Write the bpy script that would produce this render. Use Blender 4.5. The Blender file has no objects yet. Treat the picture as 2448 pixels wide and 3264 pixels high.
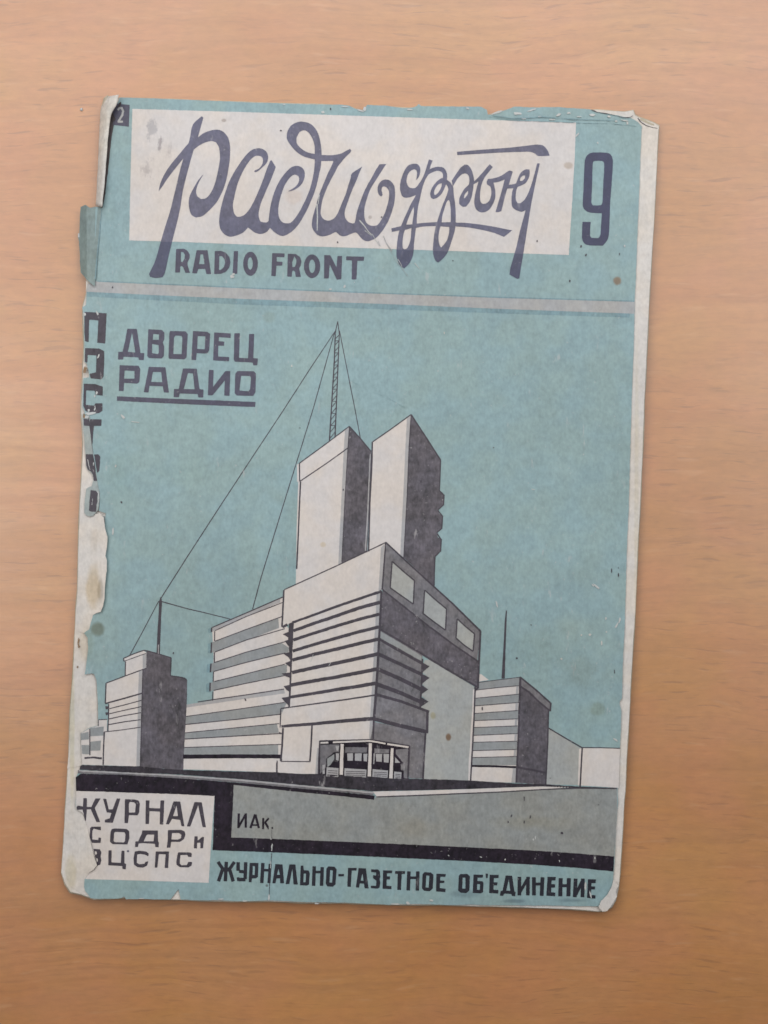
import bpy, bmesh, math, random
from mathutils import Vector, noise
from mathutils.geometry import delaunay_2d_cdt

# ------------------------------------------------------------------ camera
scene = bpy.context.scene
CAM_H = 0.50            # metres above the table
Z_COVER = 0.0034        # height of the cover above the table
FRAME_W = 0.2448        # metres seen across the frame at cover height
cam_d = bpy.data.cameras.new('camera')
cam = bpy.data.objects.new('camera', cam_d)
scene.collection.objects.link(cam)
cam.location = (0, 0, CAM_H)
cam.rotation_euler = (0, 0, 0)
cam_d.sensor_fit = 'HORIZONTAL'
cam_d.sensor_width = 36.0
cam_d.lens = 36.0 * (CAM_H - Z_COVER) / FRAME_W
cam_d.clip_start = 0.02
cam_d.clip_end = 20
cam_d.dof.use_dof = True
cam_d.dof.focus_distance = CAM_H + 0.007
cam_d.dof.aperture_fstop = 8
scene.camera = cam
scene.render.resolution_x = 768
scene.render.resolution_y = 1024

# ------------------------------------------------------------------ world: dim room light
world = bpy.data.worlds.new('World')
scene.world = world
world.use_nodes = True
bg = world.node_tree.nodes['Background']
bg.inputs[0].default_value = (1.0, 0.93, 0.87, 1)
bg.inputs[1].default_value = 0.075

# ------------------------------------------------------------------ lamps: a big soft window beyond the top of the frame; added side lamps
def area(name, loc, target, sx, sy, power, col):
    l = bpy.data.lights.new(name, 'AREA')
    l.shape = 'RECTANGLE'; l.size = sx; l.size_y = sy
    l.energy = power; l.color = col
    o = bpy.data.objects.new(name, l)
    scene.collection.objects.link(o)
    o.location = loc
    o.rotation_euler = (Vector(target) - Vector(loc)).to_track_quat('-Z', 'Y').to_euler()
    return o
area('window_light', (0.0, 0.53, 0.56), (0, 0.05, 0), 1.15, 0.50, 5.7, (0.92, 0.955, 1.0))
area('left_sheen_fill', (-0.42, 0.05, 0.60), (-0.05, 0.0, 0), 0.30, 0.50, 1.95,  (0.98, 0.965, 0.96))  # unseen lamp, added for sheen on the left of the table
area('right_sheen_fill', (0.44, 0.12, 0.62), (0, 0.02, 0), 0.30, 0.50, 1.5, (0.93, 0.96, 1.0))  # unseen lamp, added to give the table's right side some sheen

scene.view_settings.view_transform = 'Standard'
scene.view_settings.look = 'None'
scene.view_settings.exposure = 0.09
scene.view_settings.gamma = 1.0
scene.render.engine = 'CYCLES'

random.seed(7)

# ------------------------------------------------------------------ node helpers
def new_mat(name):
    m = bpy.data.materials.new(name); m.use_nodes = True
    nt = m.node_tree
    for n in list(nt.nodes): nt.nodes.remove(n)
    out = nt.nodes.new('ShaderNodeOutputMaterial')
    b = nt.nodes.new('ShaderNodeBsdfPrincipled')
    nt.links.new(b.outputs[0], out.inputs[0])
    return m, nt, b
def nnoise(nt, vec, scale, detail=3, rough=0.55, dist=0.0):
    n = nt.nodes.new('ShaderNodeTexNoise')
    n.inputs['Scale'].default_value = scale; n.inputs['Detail'].default_value = detail
    n.inputs['Roughness'].default_value = rough; n.inputs['Distortion'].default_value = dist
    nt.links.new(vec, n.inputs['Vector'])
    return n.outputs['Fac']
def mapping(nt, vec, scale=(1,1,1), loc=(0,0,0), rot=(0,0,0)):
    n = nt.nodes.new('ShaderNodeMapping')
    n.inputs['Scale'].default_value = scale; n.inputs['Location'].default_value = loc
    n.inputs['Rotation'].default_value = rot
    nt.links.new(vec, n.inputs['Vector'])
    return n.outputs[0]
def maprange(nt, v, a, b, c=0.0, d=1.0, smooth=True):
    n = nt.nodes.new('ShaderNodeMapRange')
    n.interpolation_type = 'SMOOTHSTEP' if smooth else 'LINEAR'
    n.inputs['From Min'].default_value = a; n.inputs['From Max'].default_value = b
    n.inputs['To Min'].default_value = c; n.inputs['To Max'].default_value = d
    nt.links.new(v, n.inputs['Value'])
    return n.outputs['Result']
def mathn(nt, op, a, b=None):
    n = nt.nodes.new('ShaderNodeMath'); n.operation = op
    for i, v in enumerate((a, b)):
        if v is None: continue
        if isinstance(v, (int, float)): n.inputs[i].default_value = v
        else: nt.links.new(v, n.inputs[i])
    return n.outputs[0]
def mix(nt, fac, a, b, mode='MIX'):
    n = nt.nodes.new('ShaderNodeMix'); n.data_type = 'RGBA'; n.blend_type = mode
    for sock, v in ((n.inputs[0], fac), (n.inputs[6], a), (n.inputs[7], b)):
        if isinstance(v, (int, float)): sock.default_value = v
        elif isinstance(v, tuple): sock.default_value = (*v, 1)
        else: nt.links.new(v, sock)
    return n.outputs[2]
def bump(nt, h, strength, dist, bsdf):
    n = nt.nodes.new('ShaderNodeBump')
    n.inputs['Strength'].default_value = strength; n.inputs['Distance'].default_value = dist
    nt.links.new(h, n.inputs['Height']); nt.links.new(n.outputs[0], bsdf.inputs['Normal'])

def px2m(x, y):          # photo pixel on the cover plane -> metres
    return ((x - 1224) * 1e-4, (1632 - y) * 1e-4)

# stains that belong to the cover paper: x, y, rx, ry (px), colour to multiply with, strength
STAINS = [
    (298, 1865, 26, 70, (0.84, 0.75, 0.60), 0.85),
    (322, 1880, 11, 40, (0.62, 0.62, 0.60), 0.7),
    (300, 1720, 18, 60, (0.93, 0.90, 0.86), 0.7),
    (228, 2300, 9, 300, (0.86, 0.85, 0.70), 0.7),
    (222, 2790, 22, 60, (0.85, 0.82, 0.68), 0.7),
    (276, 2050, 26, 60, (0.90, 0.86, 0.78), 0.7),
    (2030, 1700, 8, 700, (0.93, 0.91, 0.82), 0.6),
    (600, 1500, 120, 60, (0.96, 0.96, 0.93), 0.8),
    (1800, 1500, 70, 50, (1.06, 1.02, 0.98), 0.8),
    (1700, 2080, 110, 80, (0.93, 0.93, 0.91), 0.8),
    (1830, 2000, 60, 50, (1.05, 1.0, 0.95), 0.7),
    (380, 1520, 60, 120, (0.93, 0.95, 0.92), 0.7),
    (1200, 2600, 60, 40, (0.90, 0.90, 0.91), 0.7),
    (1450, 2610, 60, 30, (0.86, 0.86, 0.87), 0.6),
    (1000, 2640, 90, 30, (0.94, 0.93, 0.90), 0.7),
    (1900, 2650, 60, 60, (0.92, 0.91, 0.91), 0.7),
    (350, 700, 30, 160, (0.93, 0.95, 0.95), 0.7),
    (1968, 894, 15, 14, (0.85, 0.42, 0.26), 0.9),
    (310, 2006, 24, 23, (0.50, 0.43, 0.31), 0.80),
    (1429, 2349, 9, 13, (0.50, 0.30, 0.18), 0.95),
    (1380, 2280, 10, 13, (0.86, 0.78, 0.50), 0.7),
    (1812, 528, 15, 12, (0.72, 0.64, 0.55), 0.75),
    (714, 385, 9, 6, (0.55, 0.50, 0.46), 0.75),
    (510, 462, 14, 28, (0.50, 0.48, 0.50), 0.85),
    (484, 415, 22, 40, (0.62, 0.63, 0.67), 0.75),
    (470, 540, 26, 46, (0.72, 0.71, 0.73), 0.8),
    (540, 480, 18, 40, (0.76, 0.75, 0.76), 0.8),
    (1180, 692, 7, 7, (0.62, 0.60, 0.58), 0.8),
    (940, 628, 34, 30, (0.95, 0.87, 0.80), 0.75),
    (1850, 2150, 70, 70, (0.90, 0.84, 0.76), 0.7),
    (1905, 2260, 24, 24, (0.80, 0.76, 0.66), 0.7),
    (1690, 2620, 150, 30, (1.0, 0.93, 0.80), 0.7),
    (1340, 2640, 90, 40, (0.97, 0.90, 0.80), 0.6),
    (1030, 1736, 10, 9, (0.93, 0.84, 0.66), 0.8),
    (1480, 2850, 60, 14, (0.62, 0.63, 0.66), 0.7),
    (1640, 2872, 40, 8, (0.55, 0.57, 0.62), 0.8),
    (1830, 2870, 60, 8, (0.60, 0.62, 0.66), 0.8),
    (860, 1010, 30, 22, (0.92, 0.86, 0.78), 0.7),
]
grp = bpy.data.node_groups.new('paper_wear', 'ShaderNodeTree')
grp.interface.new_socket('Color', in_out='INPUT', socket_type='NodeSocketColor')
grp.interface.new_socket('Rub', in_out='INPUT', socket_type='NodeSocketFloat')
grp.interface.new_socket('Mottle', in_out='INPUT', socket_type='NodeSocketFloat')
grp.interface.new_socket('Blotch', in_out='INPUT', socket_type='NodeSocketFloat')
grp.interface.new_socket('Color', in_out='OUTPUT', socket_type='NodeSocketColor')
grp.interface.new_socket('Height', in_out='OUTPUT', socket_type='NodeSocketFloat')
gi = grp.nodes.new('NodeGroupInput'); go = grp.nodes.new('NodeGroupOutput')
tc = grp.nodes.new('ShaderNodeTexCoord'); P0 = tc.outputs['Object']
# large blotches and fine fibre mottling
n1 = nnoise(grp, P0, 55, 4, 0.6)
n2 = nnoise(grp, P0, 420, 3, 0.6)
n3 = nnoise(grp, mapping(grp, P0, (1.0, 0.55, 1.0)), 1300, 2, 0.5)
n4 = nnoise(grp, mapping(grp, P0, (1.0, 0.7, 1.0), loc=(2, 5, 1)), 170, 4, 0.7)
fib = nnoise(grp, mapping(grp, P0, (1.0, 0.10, 1.0), rot=(0, 0, 0.05)), 700, 2, 0.5)
s = mathn(grp, 'ADD', mathn(grp, 'MULTIPLY', mathn(grp, 'SUBTRACT', n1, 0.5), 0.75),
          mathn(grp, 'MULTIPLY', mathn(grp, 'SUBTRACT', n2, 0.5), 1.5))
s = mathn(grp, 'ADD', s, mathn(grp, 'MULTIPLY', mathn(grp, 'SUBTRACT', n3, 0.5), 1.3))
s = mathn(grp, 'ADD', s, mathn(grp, 'MULTIPLY', mathn(grp, 'SUBTRACT', fib, 0.5), 0.3))
s = mathn(grp, 'ADD', s, mathn(grp, 'MULTIPLY', mathn(grp, 'SUBTRACT', n4, 0.5), gi.outputs['Blotch']))
s = mathn(grp, 'ADD', mathn(grp, 'MULTIPLY', s, gi.outputs['Mottle']), 1.0)
comb = grp.nodes.new('ShaderNodeCombineXYZ')
for i in range(3): grp.links.new(s, comb.inputs[i])
col = mix(grp, 1.0, gi.outputs['Color'], comb.outputs[0], 'MULTIPLY')
lg = maprange(grp, nnoise(grp, mapping(grp, P0, loc=(8, 3, 0)), 14, 3, 0.5), 0.35, 0.65, 0.95, 1.05, False)
lc = grp.nodes.new('ShaderNodeCombineXYZ')
for i in range(3): grp.links.new(lg, lc.inputs[i])
col = mix(grp, 1.0, col, lc.outputs[0], 'MULTIPLY')
# warm / cool drift
hue = nnoise(grp, mapping(grp, P0, loc=(3, 1, 0)), 90, 3, 0.5)
drift = mix(grp, maprange(grp, hue, 0.35, 0.65), (0.98, 0.998, 1.02), (1.025, 1.002, 0.965))
col = mix(grp, 1.0, col, drift, 'MULTIPLY')
# rubbed ink: bare paper shows in specks and short scratches
sp = nnoise(grp, P0, 900, 2, 0.6)
sp2 = nnoise(grp, mapping(grp, P0, (1, 0.3, 1), rot=(0, 0, 0.4)), 330, 4, 0.65)
rub = mathn(grp, 'MAXIMUM', maprange(grp, sp, 0.66, 0.76), maprange(grp, sp2, 0.64, 0.72))
area_n = maprange(grp, nnoise(grp, mapping(grp, P0, loc=(7, 2, 0)), 38, 3, 0.6), 0.38, 0.62, 0.25, 1.0)
rub = mathn(grp, 'MULTIPLY', mathn(grp, 'MULTIPLY', rub, area_n), gi.outputs['Rub'])
col = mix(grp, rub, col, (0.46, 0.43, 0.42))
# fly specks
vor = grp.nodes.new('ShaderNodeTexVoronoi'); vor.inputs['Scale'].default_value = 55
grp.links.new(mapping(grp, P0, (1, 1, 0)), vor.inputs['Vector'])
sepc = grp.nodes.new('ShaderNodeSeparateColor'); grp.links.new(vor.outputs['Color'], sepc.inputs[0])
rad = maprange(grp, sepc.outputs[0], 0.70, 1.0, 0.0, 0.030, False)
dot = mathn(grp, 'LESS_THAN', vor.outputs['Distance'], rad)
col = mix(grp, mathn(grp, 'MULTIPLY', dot, 0.65), col, (0.06, 0.055, 0.05))
dn = nnoise(grp, P0, 130, 3, 0.6)
df = nnoise(grp, mapping(grp, P0, (1, 0.5, 1)), 600, 3, 0.7)
for (sx, sy, rx, ry, c, st) in STAINS:
    X, Y = px2m(sx, sy)
    kx, ky = 1 / (rx * 1e-4), 1 / (ry * 1e-4)
    mp = mapping(grp, P0, (kx, ky, 0), loc=(-X * kx, -Y * ky, 0))
    ln = grp.nodes.new('ShaderNodeVectorMath'); ln.operation = 'LENGTH'
    grp.links.new(mp, ln.inputs[0])
    d = mathn(grp, 'ADD', ln.outputs['Value'], mathn(grp, 'MULTIPLY', mathn(grp, 'SUBTRACT', dn, 0.5), 1.3 if rx > 13 else 0.5))
    if sy < 600 and sx < 600: d = mathn(grp, 'ADD', d, mathn(grp, 'MULTIPLY', mathn(grp, 'SUBTRACT', df, 0.40), 3.2))
    f = maprange(grp, d, 1.15, 0.55 if rx > 20 and rx < 60 or rx < 16 else 0.2, 0.0, st)
    col = mix(grp, f, col, mix(grp, 1.0, col, c, 'MULTIPLY'))
grp.links.new(col, go.inputs['Color'])
h = mathn(grp, 'ADD', n3, mathn(grp, 'MULTIPLY', n2, 1.2))
h = mathn(grp, 'ADD', h, mathn(grp, 'MULTIPLY', n1, 2.5))
grp.links.new(h, go.inputs['Height'])

MATS = {}
def paper_mat(name, c, rub=0.0, mottle=0.25, rough=0.55, spec=0.5, bump_s=0.25):
    m, nt, b = new_mat(name)
    g = nt.nodes.new('ShaderNodeGroup'); g.node_tree = grp
    g.inputs['Color'].default_value = (*c, 1)
    g.inputs['Rub'].default_value = rub; g.inputs['Mottle'].default_value = mottle
    g.inputs['Blotch'].default_value = 1.3 if mottle > 0.55 else 0.55
    nt.links.new(g.outputs['Color'], b.inputs['Base Color'])
    b.inputs['Roughness'].default_value = rough
    b.inputs['Specular IOR Level'].default_value = spec
    bump(nt, g.outputs['Height'], bump_s, 0.00012, b)
    MATS[name] = m
    return m
paper_mat('teal_ink',      (0.228, 0.322, 0.326), 0.42, 0.26)
paper_mat('deep_teal_ink', (0.165, 0.255, 0.275), 0.30, 0.45)
paper_mat('cover_paper',   (0.555, 0.502, 0.468), 0.0, 0.15)
paper_mat('band_grey',     (0.332, 0.326, 0.318), 0.20, 0.25)
paper_mat('pale_grey_ink', (0.335, 0.322, 0.322), 0.25, 0.22)
paper_mat('light_wall_ink',(0.318, 0.320, 0.304), 0.20, 0.24)
paper_mat('grey_ink',      (0.242, 0.248, 0.246), 0.30, 0.26)
paper_mat('pavement_ink',  (0.236, 0.240, 0.226), 0.20, 0.36)
paper_mat('mid_grey_ink',  (0.142, 0.132, 0.140), 0.40, 0.70)
paper_mat('dark_wash_ink', (0.082, 0.071, 0.083), 0.60, 1.0)
paper_mat('violet_ink',    (0.102, 0.097, 0.142), 0.35, 0.50)
paper_mat('overprint_ink', (0.060, 0.062, 0.104), 0.25, 0.35)
paper_mat('number_ink',    (0.038, 0.039, 0.080), 0.25, 0.30)
paper_mat('slate_ink',     (0.058, 0.053, 0.082), 0.35, 0.45)
paper_mat('line_ink',      (0.042, 0.033, 0.044), 0.45, 0.60)
paper_mat('black_ink',     (0.016, 0.011, 0.018), 0.50, 1.2, 0.55, 0.2)
paper_mat('asphalt_ink',   (0.030, 0.025, 0.032), 0.50, 1.2, 0.55, 0.3)
paper_mat('press_black',   (0.010, 0.010, 0.018), 0.22, 0.50)
paper_mat('page_paper',    (0.575, 0.525, 0.475), 0.0, 0.22, 0.7, 0.3, 0.5)
paper_mat('cream_paper',   (0.440, 0.390, 0.300), 0.0, 0.30, 0.8, 0.2, 0.5)
paper_mat('curl_paper',    (0.560, 0.520, 0.465), 0.0, 0.40, 0.7, 0.3, 0.7)
paper_mat('flap_teal',     (0.185, 0.235, 0.222), 0.25, 0.40)
paper_mat('flap_grey',     (0.270, 0.300, 0.285), 0.25, 0.35)
paper_mat('scuff_paper',   (0.440, 0.440, 0.420), 0.0, 0.15)
paper_mat('brown_tear',    (0.200, 0.120, 0.060), 0.0, 0.40)
paper_mat('curl_gap_shade',      (0.045, 0.030, 0.030), 0.2, 0.9)  # dark brown standing in for shade in the gap beside the curl

# ------------------------------------------------------------------ table laminate
m, nt, b = new_mat('beech_laminate')
tc = nt.nodes.new('ShaderNodeTexCoord'); O = tc.outputs['Object']
warp = nnoise(nt, mapping(nt, O, (0.55, 1.2, 1)), 16, 3)
wv = nt.nodes.new('ShaderNodeCombineXYZ')
nt.links.new(mathn(nt, 'MULTIPLY', mathn(nt, 'SUBTRACT', warp, 0.5), 0.020), wv.inputs[1])
va = nt.nodes.new('ShaderNodeVectorMath'); va.operation = 'ADD'
nt.links.new(O, va.inputs[0]); nt.links.new(wv.outputs[0], va.inputs[1]); V = va.outputs[0]
broad = nnoise(nt, mapping(nt, V, (0.45, 1.6, 1)), 12, 3, 0.5)
bands = nnoise(nt, mapping(nt, V, (0.09, 1.3, 1)), 130, 4, 0.6)
fine = nnoise(nt, mapping(nt, V, (0.10, 1.0, 1)), 900, 3, 0.6)
patch = nnoise(nt, mapping(nt, O, (1, 1, 1), loc=(4, 9, 0)), 24, 3, 0.5)
c = mix(nt, maprange(nt, broad, 0.32, 0.68), (0.415, 0.172, 0.044), (0.470, 0.214, 0.064))
c = mix(nt, maprange(nt, patch, 0.38, 0.65, 0.0, 0.55), c, (0.465, 0.196, 0.076))
c = mix(nt, maprange(nt, bands, 0.35, 0.70, 0.0, 0.22), c, (0.330, 0.132, 0.042))
c = mix(nt, maprange(nt, fine, 0.45, 0.75, 0.0, 0.22), c, (0.300, 0.125, 0.045))
# long, faint, wavering growth lines
gl0 = nnoise(nt, mapping(nt, V, (0.10, 1.0, 1), loc=(0.3, 0.8, 0)), 11, 2, 0.45)
gl1 = mathn(nt, 'SINE', mathn(nt, 'MULTIPLY', gl0, 190.0))
glm = maprange(nt, nnoise(nt, mapping(nt, V, (0.3, 1, 1), loc=(9, 2, 1)), 20, 3), 0.35, 0.7, 0.05, 0.28)
c = mix(nt, mathn(nt, 'MULTIPLY', maprange(nt, gl1, 0.2, 1.0), glm), c, (0.300, 0.125, 0.040))
# short dark pores of beech
fl1 = nnoise(nt, mapping(nt, V, (0.10, 1.0, 1)), 800, 2, 0.5)
fl2 = nnoise(nt, mapping(nt, V, (0.13, 1.0, 1), loc=(5, 3, 0)), 1300, 2, 0.5)
fmod = maprange(nt, nnoise(nt, mapping(nt, O, (0.5, 1, 1), loc=(1, 8, 0)), 22, 2), 0.36, 0.60, 0.30, 1.0)
fk = mathn(nt, 'MAXIMUM', maprange(nt, fl1, 0.60, 0.69), mathn(nt, 'MULTIPLY', maprange(nt, fl2, 0.60, 0.72), 0.5))
fk = mathn(nt, 'MULTIPLY', mathn(nt, 'MULTIPLY', fk, fmod), 0.40)
c = mix(nt, fk, c, (0.195, 0.085, 0.034))
gm = nnoise(nt, mapping(nt, O, (0.45, 1.0, 1), loc=(3, 3, 3)), 420, 3, 0.65)
gv = nt.nodes.new('ShaderNodeCombineXYZ')
gs = maprange(nt, gm, 0.3, 0.7, 0.93, 1.07, False)
for i in range(3): nt.links.new(gs, gv.inputs[i])
c = mix(nt, 1.0, c, gv.outputs[0], 'MULTIPLY')
hp = nnoise(nt, mapping(nt, O, (0.8, 1.0, 1), loc=(6, 1, 3)), 34, 4, 0.6)
c = mix(nt, 1.0, c, mix(nt, maprange(nt, hp, 0.40, 0.60), (1.018, 0.985, 1.02), (0.992, 1.008, 0.975)), 'MULTIPLY')
# pale flecks
pf = nnoise(nt, mapping(nt, V, (0.16, 1.0, 1), loc=(2, 2, 0)), 480, 2, 0.5)
c = mix(nt, maprange(nt, pf, 0.60, 0.75, 0.0, 0.25), c, (0.540, 0.290, 0.140))
nt.links.new(c, b.inputs['Base Color'])
nt.links.new(maprange(nt, bands, 0.3, 0.7, 0.39, 0.44), b.inputs['Roughness'])
b.inputs['Specular IOR Level'].default_value = 1.0
b.inputs['IOR'].default_value = 1.62
bump(nt, mathn(nt, 'ADD', fine, mathn(nt, 'MULTIPLY', fk, -1.0)), 0.12, 0.0001, b)
MATS['beech_laminate'] = m

# ------------------------------------------------------------------ geometry helpers
def to_world(x, y, z):
    """photo pixel + height -> point on the ray through that pixel"""
    k = 1e-4 * (CAM_H - z) / (CAM_H - Z_COVER)
    return ((x - 1224) * k, (1632 - y) * k, z)

def T(ox, oy, w, pts, W=1659.0):
    s = w / W
    return [(ox + p[0] * s, oy + p[1] * s) for p in pts]

def smooth(pts, closed=True, sub=3, corner=42):
    n = len(pts); out = []
    def ang(i):
        a = Vector(pts[(i - 1) % n]); b_ = Vector(pts[i]); c_ = Vector(pts[(i + 1) % n])
        u = b_ - a; v = c_ - b_
        if u.length < 1e-6 or v.length < 1e-6: return 0
        return math.degrees(u.angle(v))
    iscorner = [ang(i) > corner for i in range(n)]
    if not closed: iscorner[0] = iscorner[-1] = True
    rng = n if closed else n - 1
    for i in range(rng):
        p1 = Vector(pts[i]); p2 = Vector(pts[(i + 1) % n])
        p0 = Vector(pts[(i - 1) % n]) if not iscorner[i] else p1 - (p2 - p1) * 0.5
        p3 = Vector(pts[(i + 2) % n]) if not iscorner[(i + 1) % n] else p2 + (p2 - p1) * 0.5
        # limit neighbours so short segments do not overshoot
        L = (p2 - p1).length
        if (p1 - p0).length > 2 * L: p0 = p1 + (p0 - p1).normalized() * 2 * L
        if (p3 - p2).length > 2 * L: p3 = p2 + (p3 - p2).normalized() * 2 * L
        for k in range(sub):
            t = k / sub
            q = 0.5 * ((2 * p1) + (p2 - p0) * t + (2 * p0 - 5 * p1 + 4 * p2 - p3) * t * t + (3 * p1 - p0 - 3 * p2 + p3) * t ** 3)
            out.append((q.x, q.y))
    if not closed: out.append(tuple(pts[-1]))
    return out

def chamfer(pts, r=1.6):
    out = []; n = len(pts)
    for i in range(n):
        a = Vector(pts[i - 1]); b_ = Vector(pts[i]); c_ = Vector(pts[(i + 1) % n])
        u = a - b_; v = c_ - b_
        ru = min(r, u.length * 0.35); rv = min(r, v.length * 0.35)
        if u.length < 1e-6 or v.length < 1e-6: out.append(tuple(b_)); continue
        out.append(tuple(b_ + u.normalized() * ru))
        out.append(tuple(b_ + (u.normalized() * ru + v.normalized() * rv) * 0.22))
        out.append(tuple(b_ + v.normalized() * rv))
    return out

def rough(pts, amp=0.35, step=9, seed=0.0, closed=True):
    out = []; n = len(pts)
    for i in range(n if closed else n - 1):
        a = Vector(pts[i]); b_ = Vector(pts[(i + 1) % n]); L = (b_ - a).length
        k = max(1, int(L / step))
        nrm = Vector((-(b_ - a).y, (b_ - a).x)).normalized() if L > 1e-6 else Vector((0, 0))
        for j in range(k):
            p = a + (b_ - a) * (j / k)
            d = noise.noise(Vector((p.x * 0.11 + seed, p.y * 0.11, 3.1))) + 0.6 * noise.noise(Vector((p.x * 0.4, p.y * 0.4 + seed, 7.7)))
            p = p + nrm * d * amp * 1.4
            out.append((p.x, p.y))
    if not closed: out.append(tuple(pts[-1]))
    return out

def ellipse(cx, cy, rx, ry, n=22):
    return [(cx + rx * math.cos(2 * math.pi * i / n), cy + ry * math.sin(2 * math.pi * i / n)) for i in range(n)]

def stroke_poly(pts, w, w2=None):
    """open polyline -> one outline polygon with mitred joints"""
    P = [Vector(p) for p in pts]; L = []; R = []
    n = len(P)
    for i in range(n):
        if i == 0: d = P[1] - P[0]
        elif i == n - 1: d = P[-1] - P[-2]
        else: d = (P[i + 1] - P[i]).normalized() + (P[i] - P[i - 1]).normalized()
        d.normalize(); nn = Vector((-d.y, d.x))
        ww = w if w2 is None else w + (w2 - w) * i / (n - 1)
        k = 1.0
        if 0 < i < n - 1:
            c_ = max(0.5, nn.dot(Vector((-(P[i] - P[i - 1]).y, (P[i] - P[i - 1]).x)).normalized()))
            k = 1 / c_
        L.append(tuple(P[i] + nn * ww * 0.5 * k)); R.append(tuple(P[i] - nn * ww * 0.5 * k))
    return L + R[::-1]

def inside(pt, poly):
    x, y = pt; c_ = False; j = len(poly) - 1
    for i in range(len(poly)):
        xi, yi = poly[i]; xj, yj = poly[j]
        if (yi > y) != (yj > y) and x < (xj - xi) * (y - yi) / (yj - yi) + xi: c_ = not c_
        j = i
    return c_

def area2(poly):
    return sum(poly[i - 1][0] * poly[i][1] - poly[i][0] * poly[i - 1][1] for i in range(len(poly)))

def triangulate(solids, holes, grid=30):
    """union of solids minus holes, with extra grid points so that the mesh can follow the paper"""
    verts = []; faces = []
    for poly in solids + holes:
        if area2(poly) < 0: poly = poly[::-1]
        base = len(verts)
        verts += [Vector(p) for p in poly]
        faces.append(list(range(base, base + len(poly))))
    xs = [v.x for v in verts]; ys = [v.y for v in verts]
    if grid:
        gx = math.floor(min(xs) / grid) * grid
        while gx < max(xs):
            gy = math.floor(min(ys) / grid) * grid
            while gy < max(ys):
                q = (gx + 0.37, gy + 0.41)
                if any(inside(q, s) for s in solids): verts.append(Vector(q))
                gy += grid
            gx += grid
    ns = len(solids)
    V_, E_, F_, ov, oe, of = delaunay_2d_cdt(verts, [], faces, 0, 1e-4, True)
    out = []
    for f, src in zip(F_, of):
        if not src: continue
        if any(i >= ns for i in src): continue
        out.append(f)
    return [(v.x, v.y) for v in V_], out

# ------------------------------------------------------------------ shape of the paper
def sstep(a, b, x):
    t = max(0.0, min(1.0, (x - a) / (b - a))); return t * t * (3 - 2 * t)
def H(x, y):
    """height of the cover sheet, metres"""
    u, v = x * 0.001, y * 0.001
    z = 0.22 * math.sin(2.9 * u + 1.2 * v) + 0.16 * math.sin(4.3 * v - 1.7 * u + 1) + 0.10 * math.sin(7.1 * u + 5.2 * v)
    z += 0.05 * noise.noise(Vector((x * 0.006, y * 0.004, 1.5)))
    # torn spine side stands a little proud, the fore edge bends down
    e = 1 - sstep(300, 520, x)
    z += e * 0.30 * (0.6 + 0.4 * math.sin(y * 0.006))
    z -= sstep(1880, 2060, x) * 0.25
    # long vertical crease near the bottom
    if y > 2500: z -= 0.10 * math.exp(-((x - 861) / 9) ** 2) * sstep(2500, 2680, y)
    # folded ridge along the top edge
    if x > 1560: z += 0.12 * math.exp(-((y - (372 + (x - 1560) * 0.02)) / 9) ** 2) * sstep(1560, 1640, x)
    # crease from the spine corner
    z += 0.06 * math.exp(-(((x - 330) + (y - 700) * 0.04) / 10) ** 2) * (1 if y < 1400 else 0)
    return Z_COVER + z * 1.3e-3
def H_under(x, y):
    u, v = x * 0.001, y * 0.001
    z = 0.22 * math.sin(2.9 * u + 1.2 * v) + 0.16 * math.sin(4.3 * v - 1.7 * u + 1) + 0.10 * math.sin(7.1 * u + 5.2 * v)
    z += 0.06 * noise.noise(Vector((x * 0.008, y * 0.003, 4.5)))
    z -= sstep(1990, 2100, x - (y - 400) * -0.052) * 0.25
    z -= (1 - sstep(200, 262, x)) * 0.35
    return Z_COVER + z * 1.3e-3 - 0.00042

LAYER = 0.00003
root = bpy.data.objects.new('magazine', None)
scene.collection.objects.link(root)
root.empty_display_size = 0.02
root['label'] = 'worn old radio magazine with torn teal cover lying on wooden table'
root['category'] = 'magazine'

def link(name, verts, faces, mats, midx=None, parent=None, smooth_sh=True):
    me = bpy.data.meshes.new(name)
    me.from_pydata(verts, [], faces)
    for mm in mats: me.materials.append(MATS[mm])
    if midx: me.polygons.foreach_set('material_index', midx)
    if smooth_sh: me.polygons.foreach_set('use_smooth', [True] * len(me.polygons))
    me.update()
    o = bpy.data.objects.new(name, me)
    scene.collection.objects.link(o)
    if parent: o.parent = parent
    return o

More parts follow.
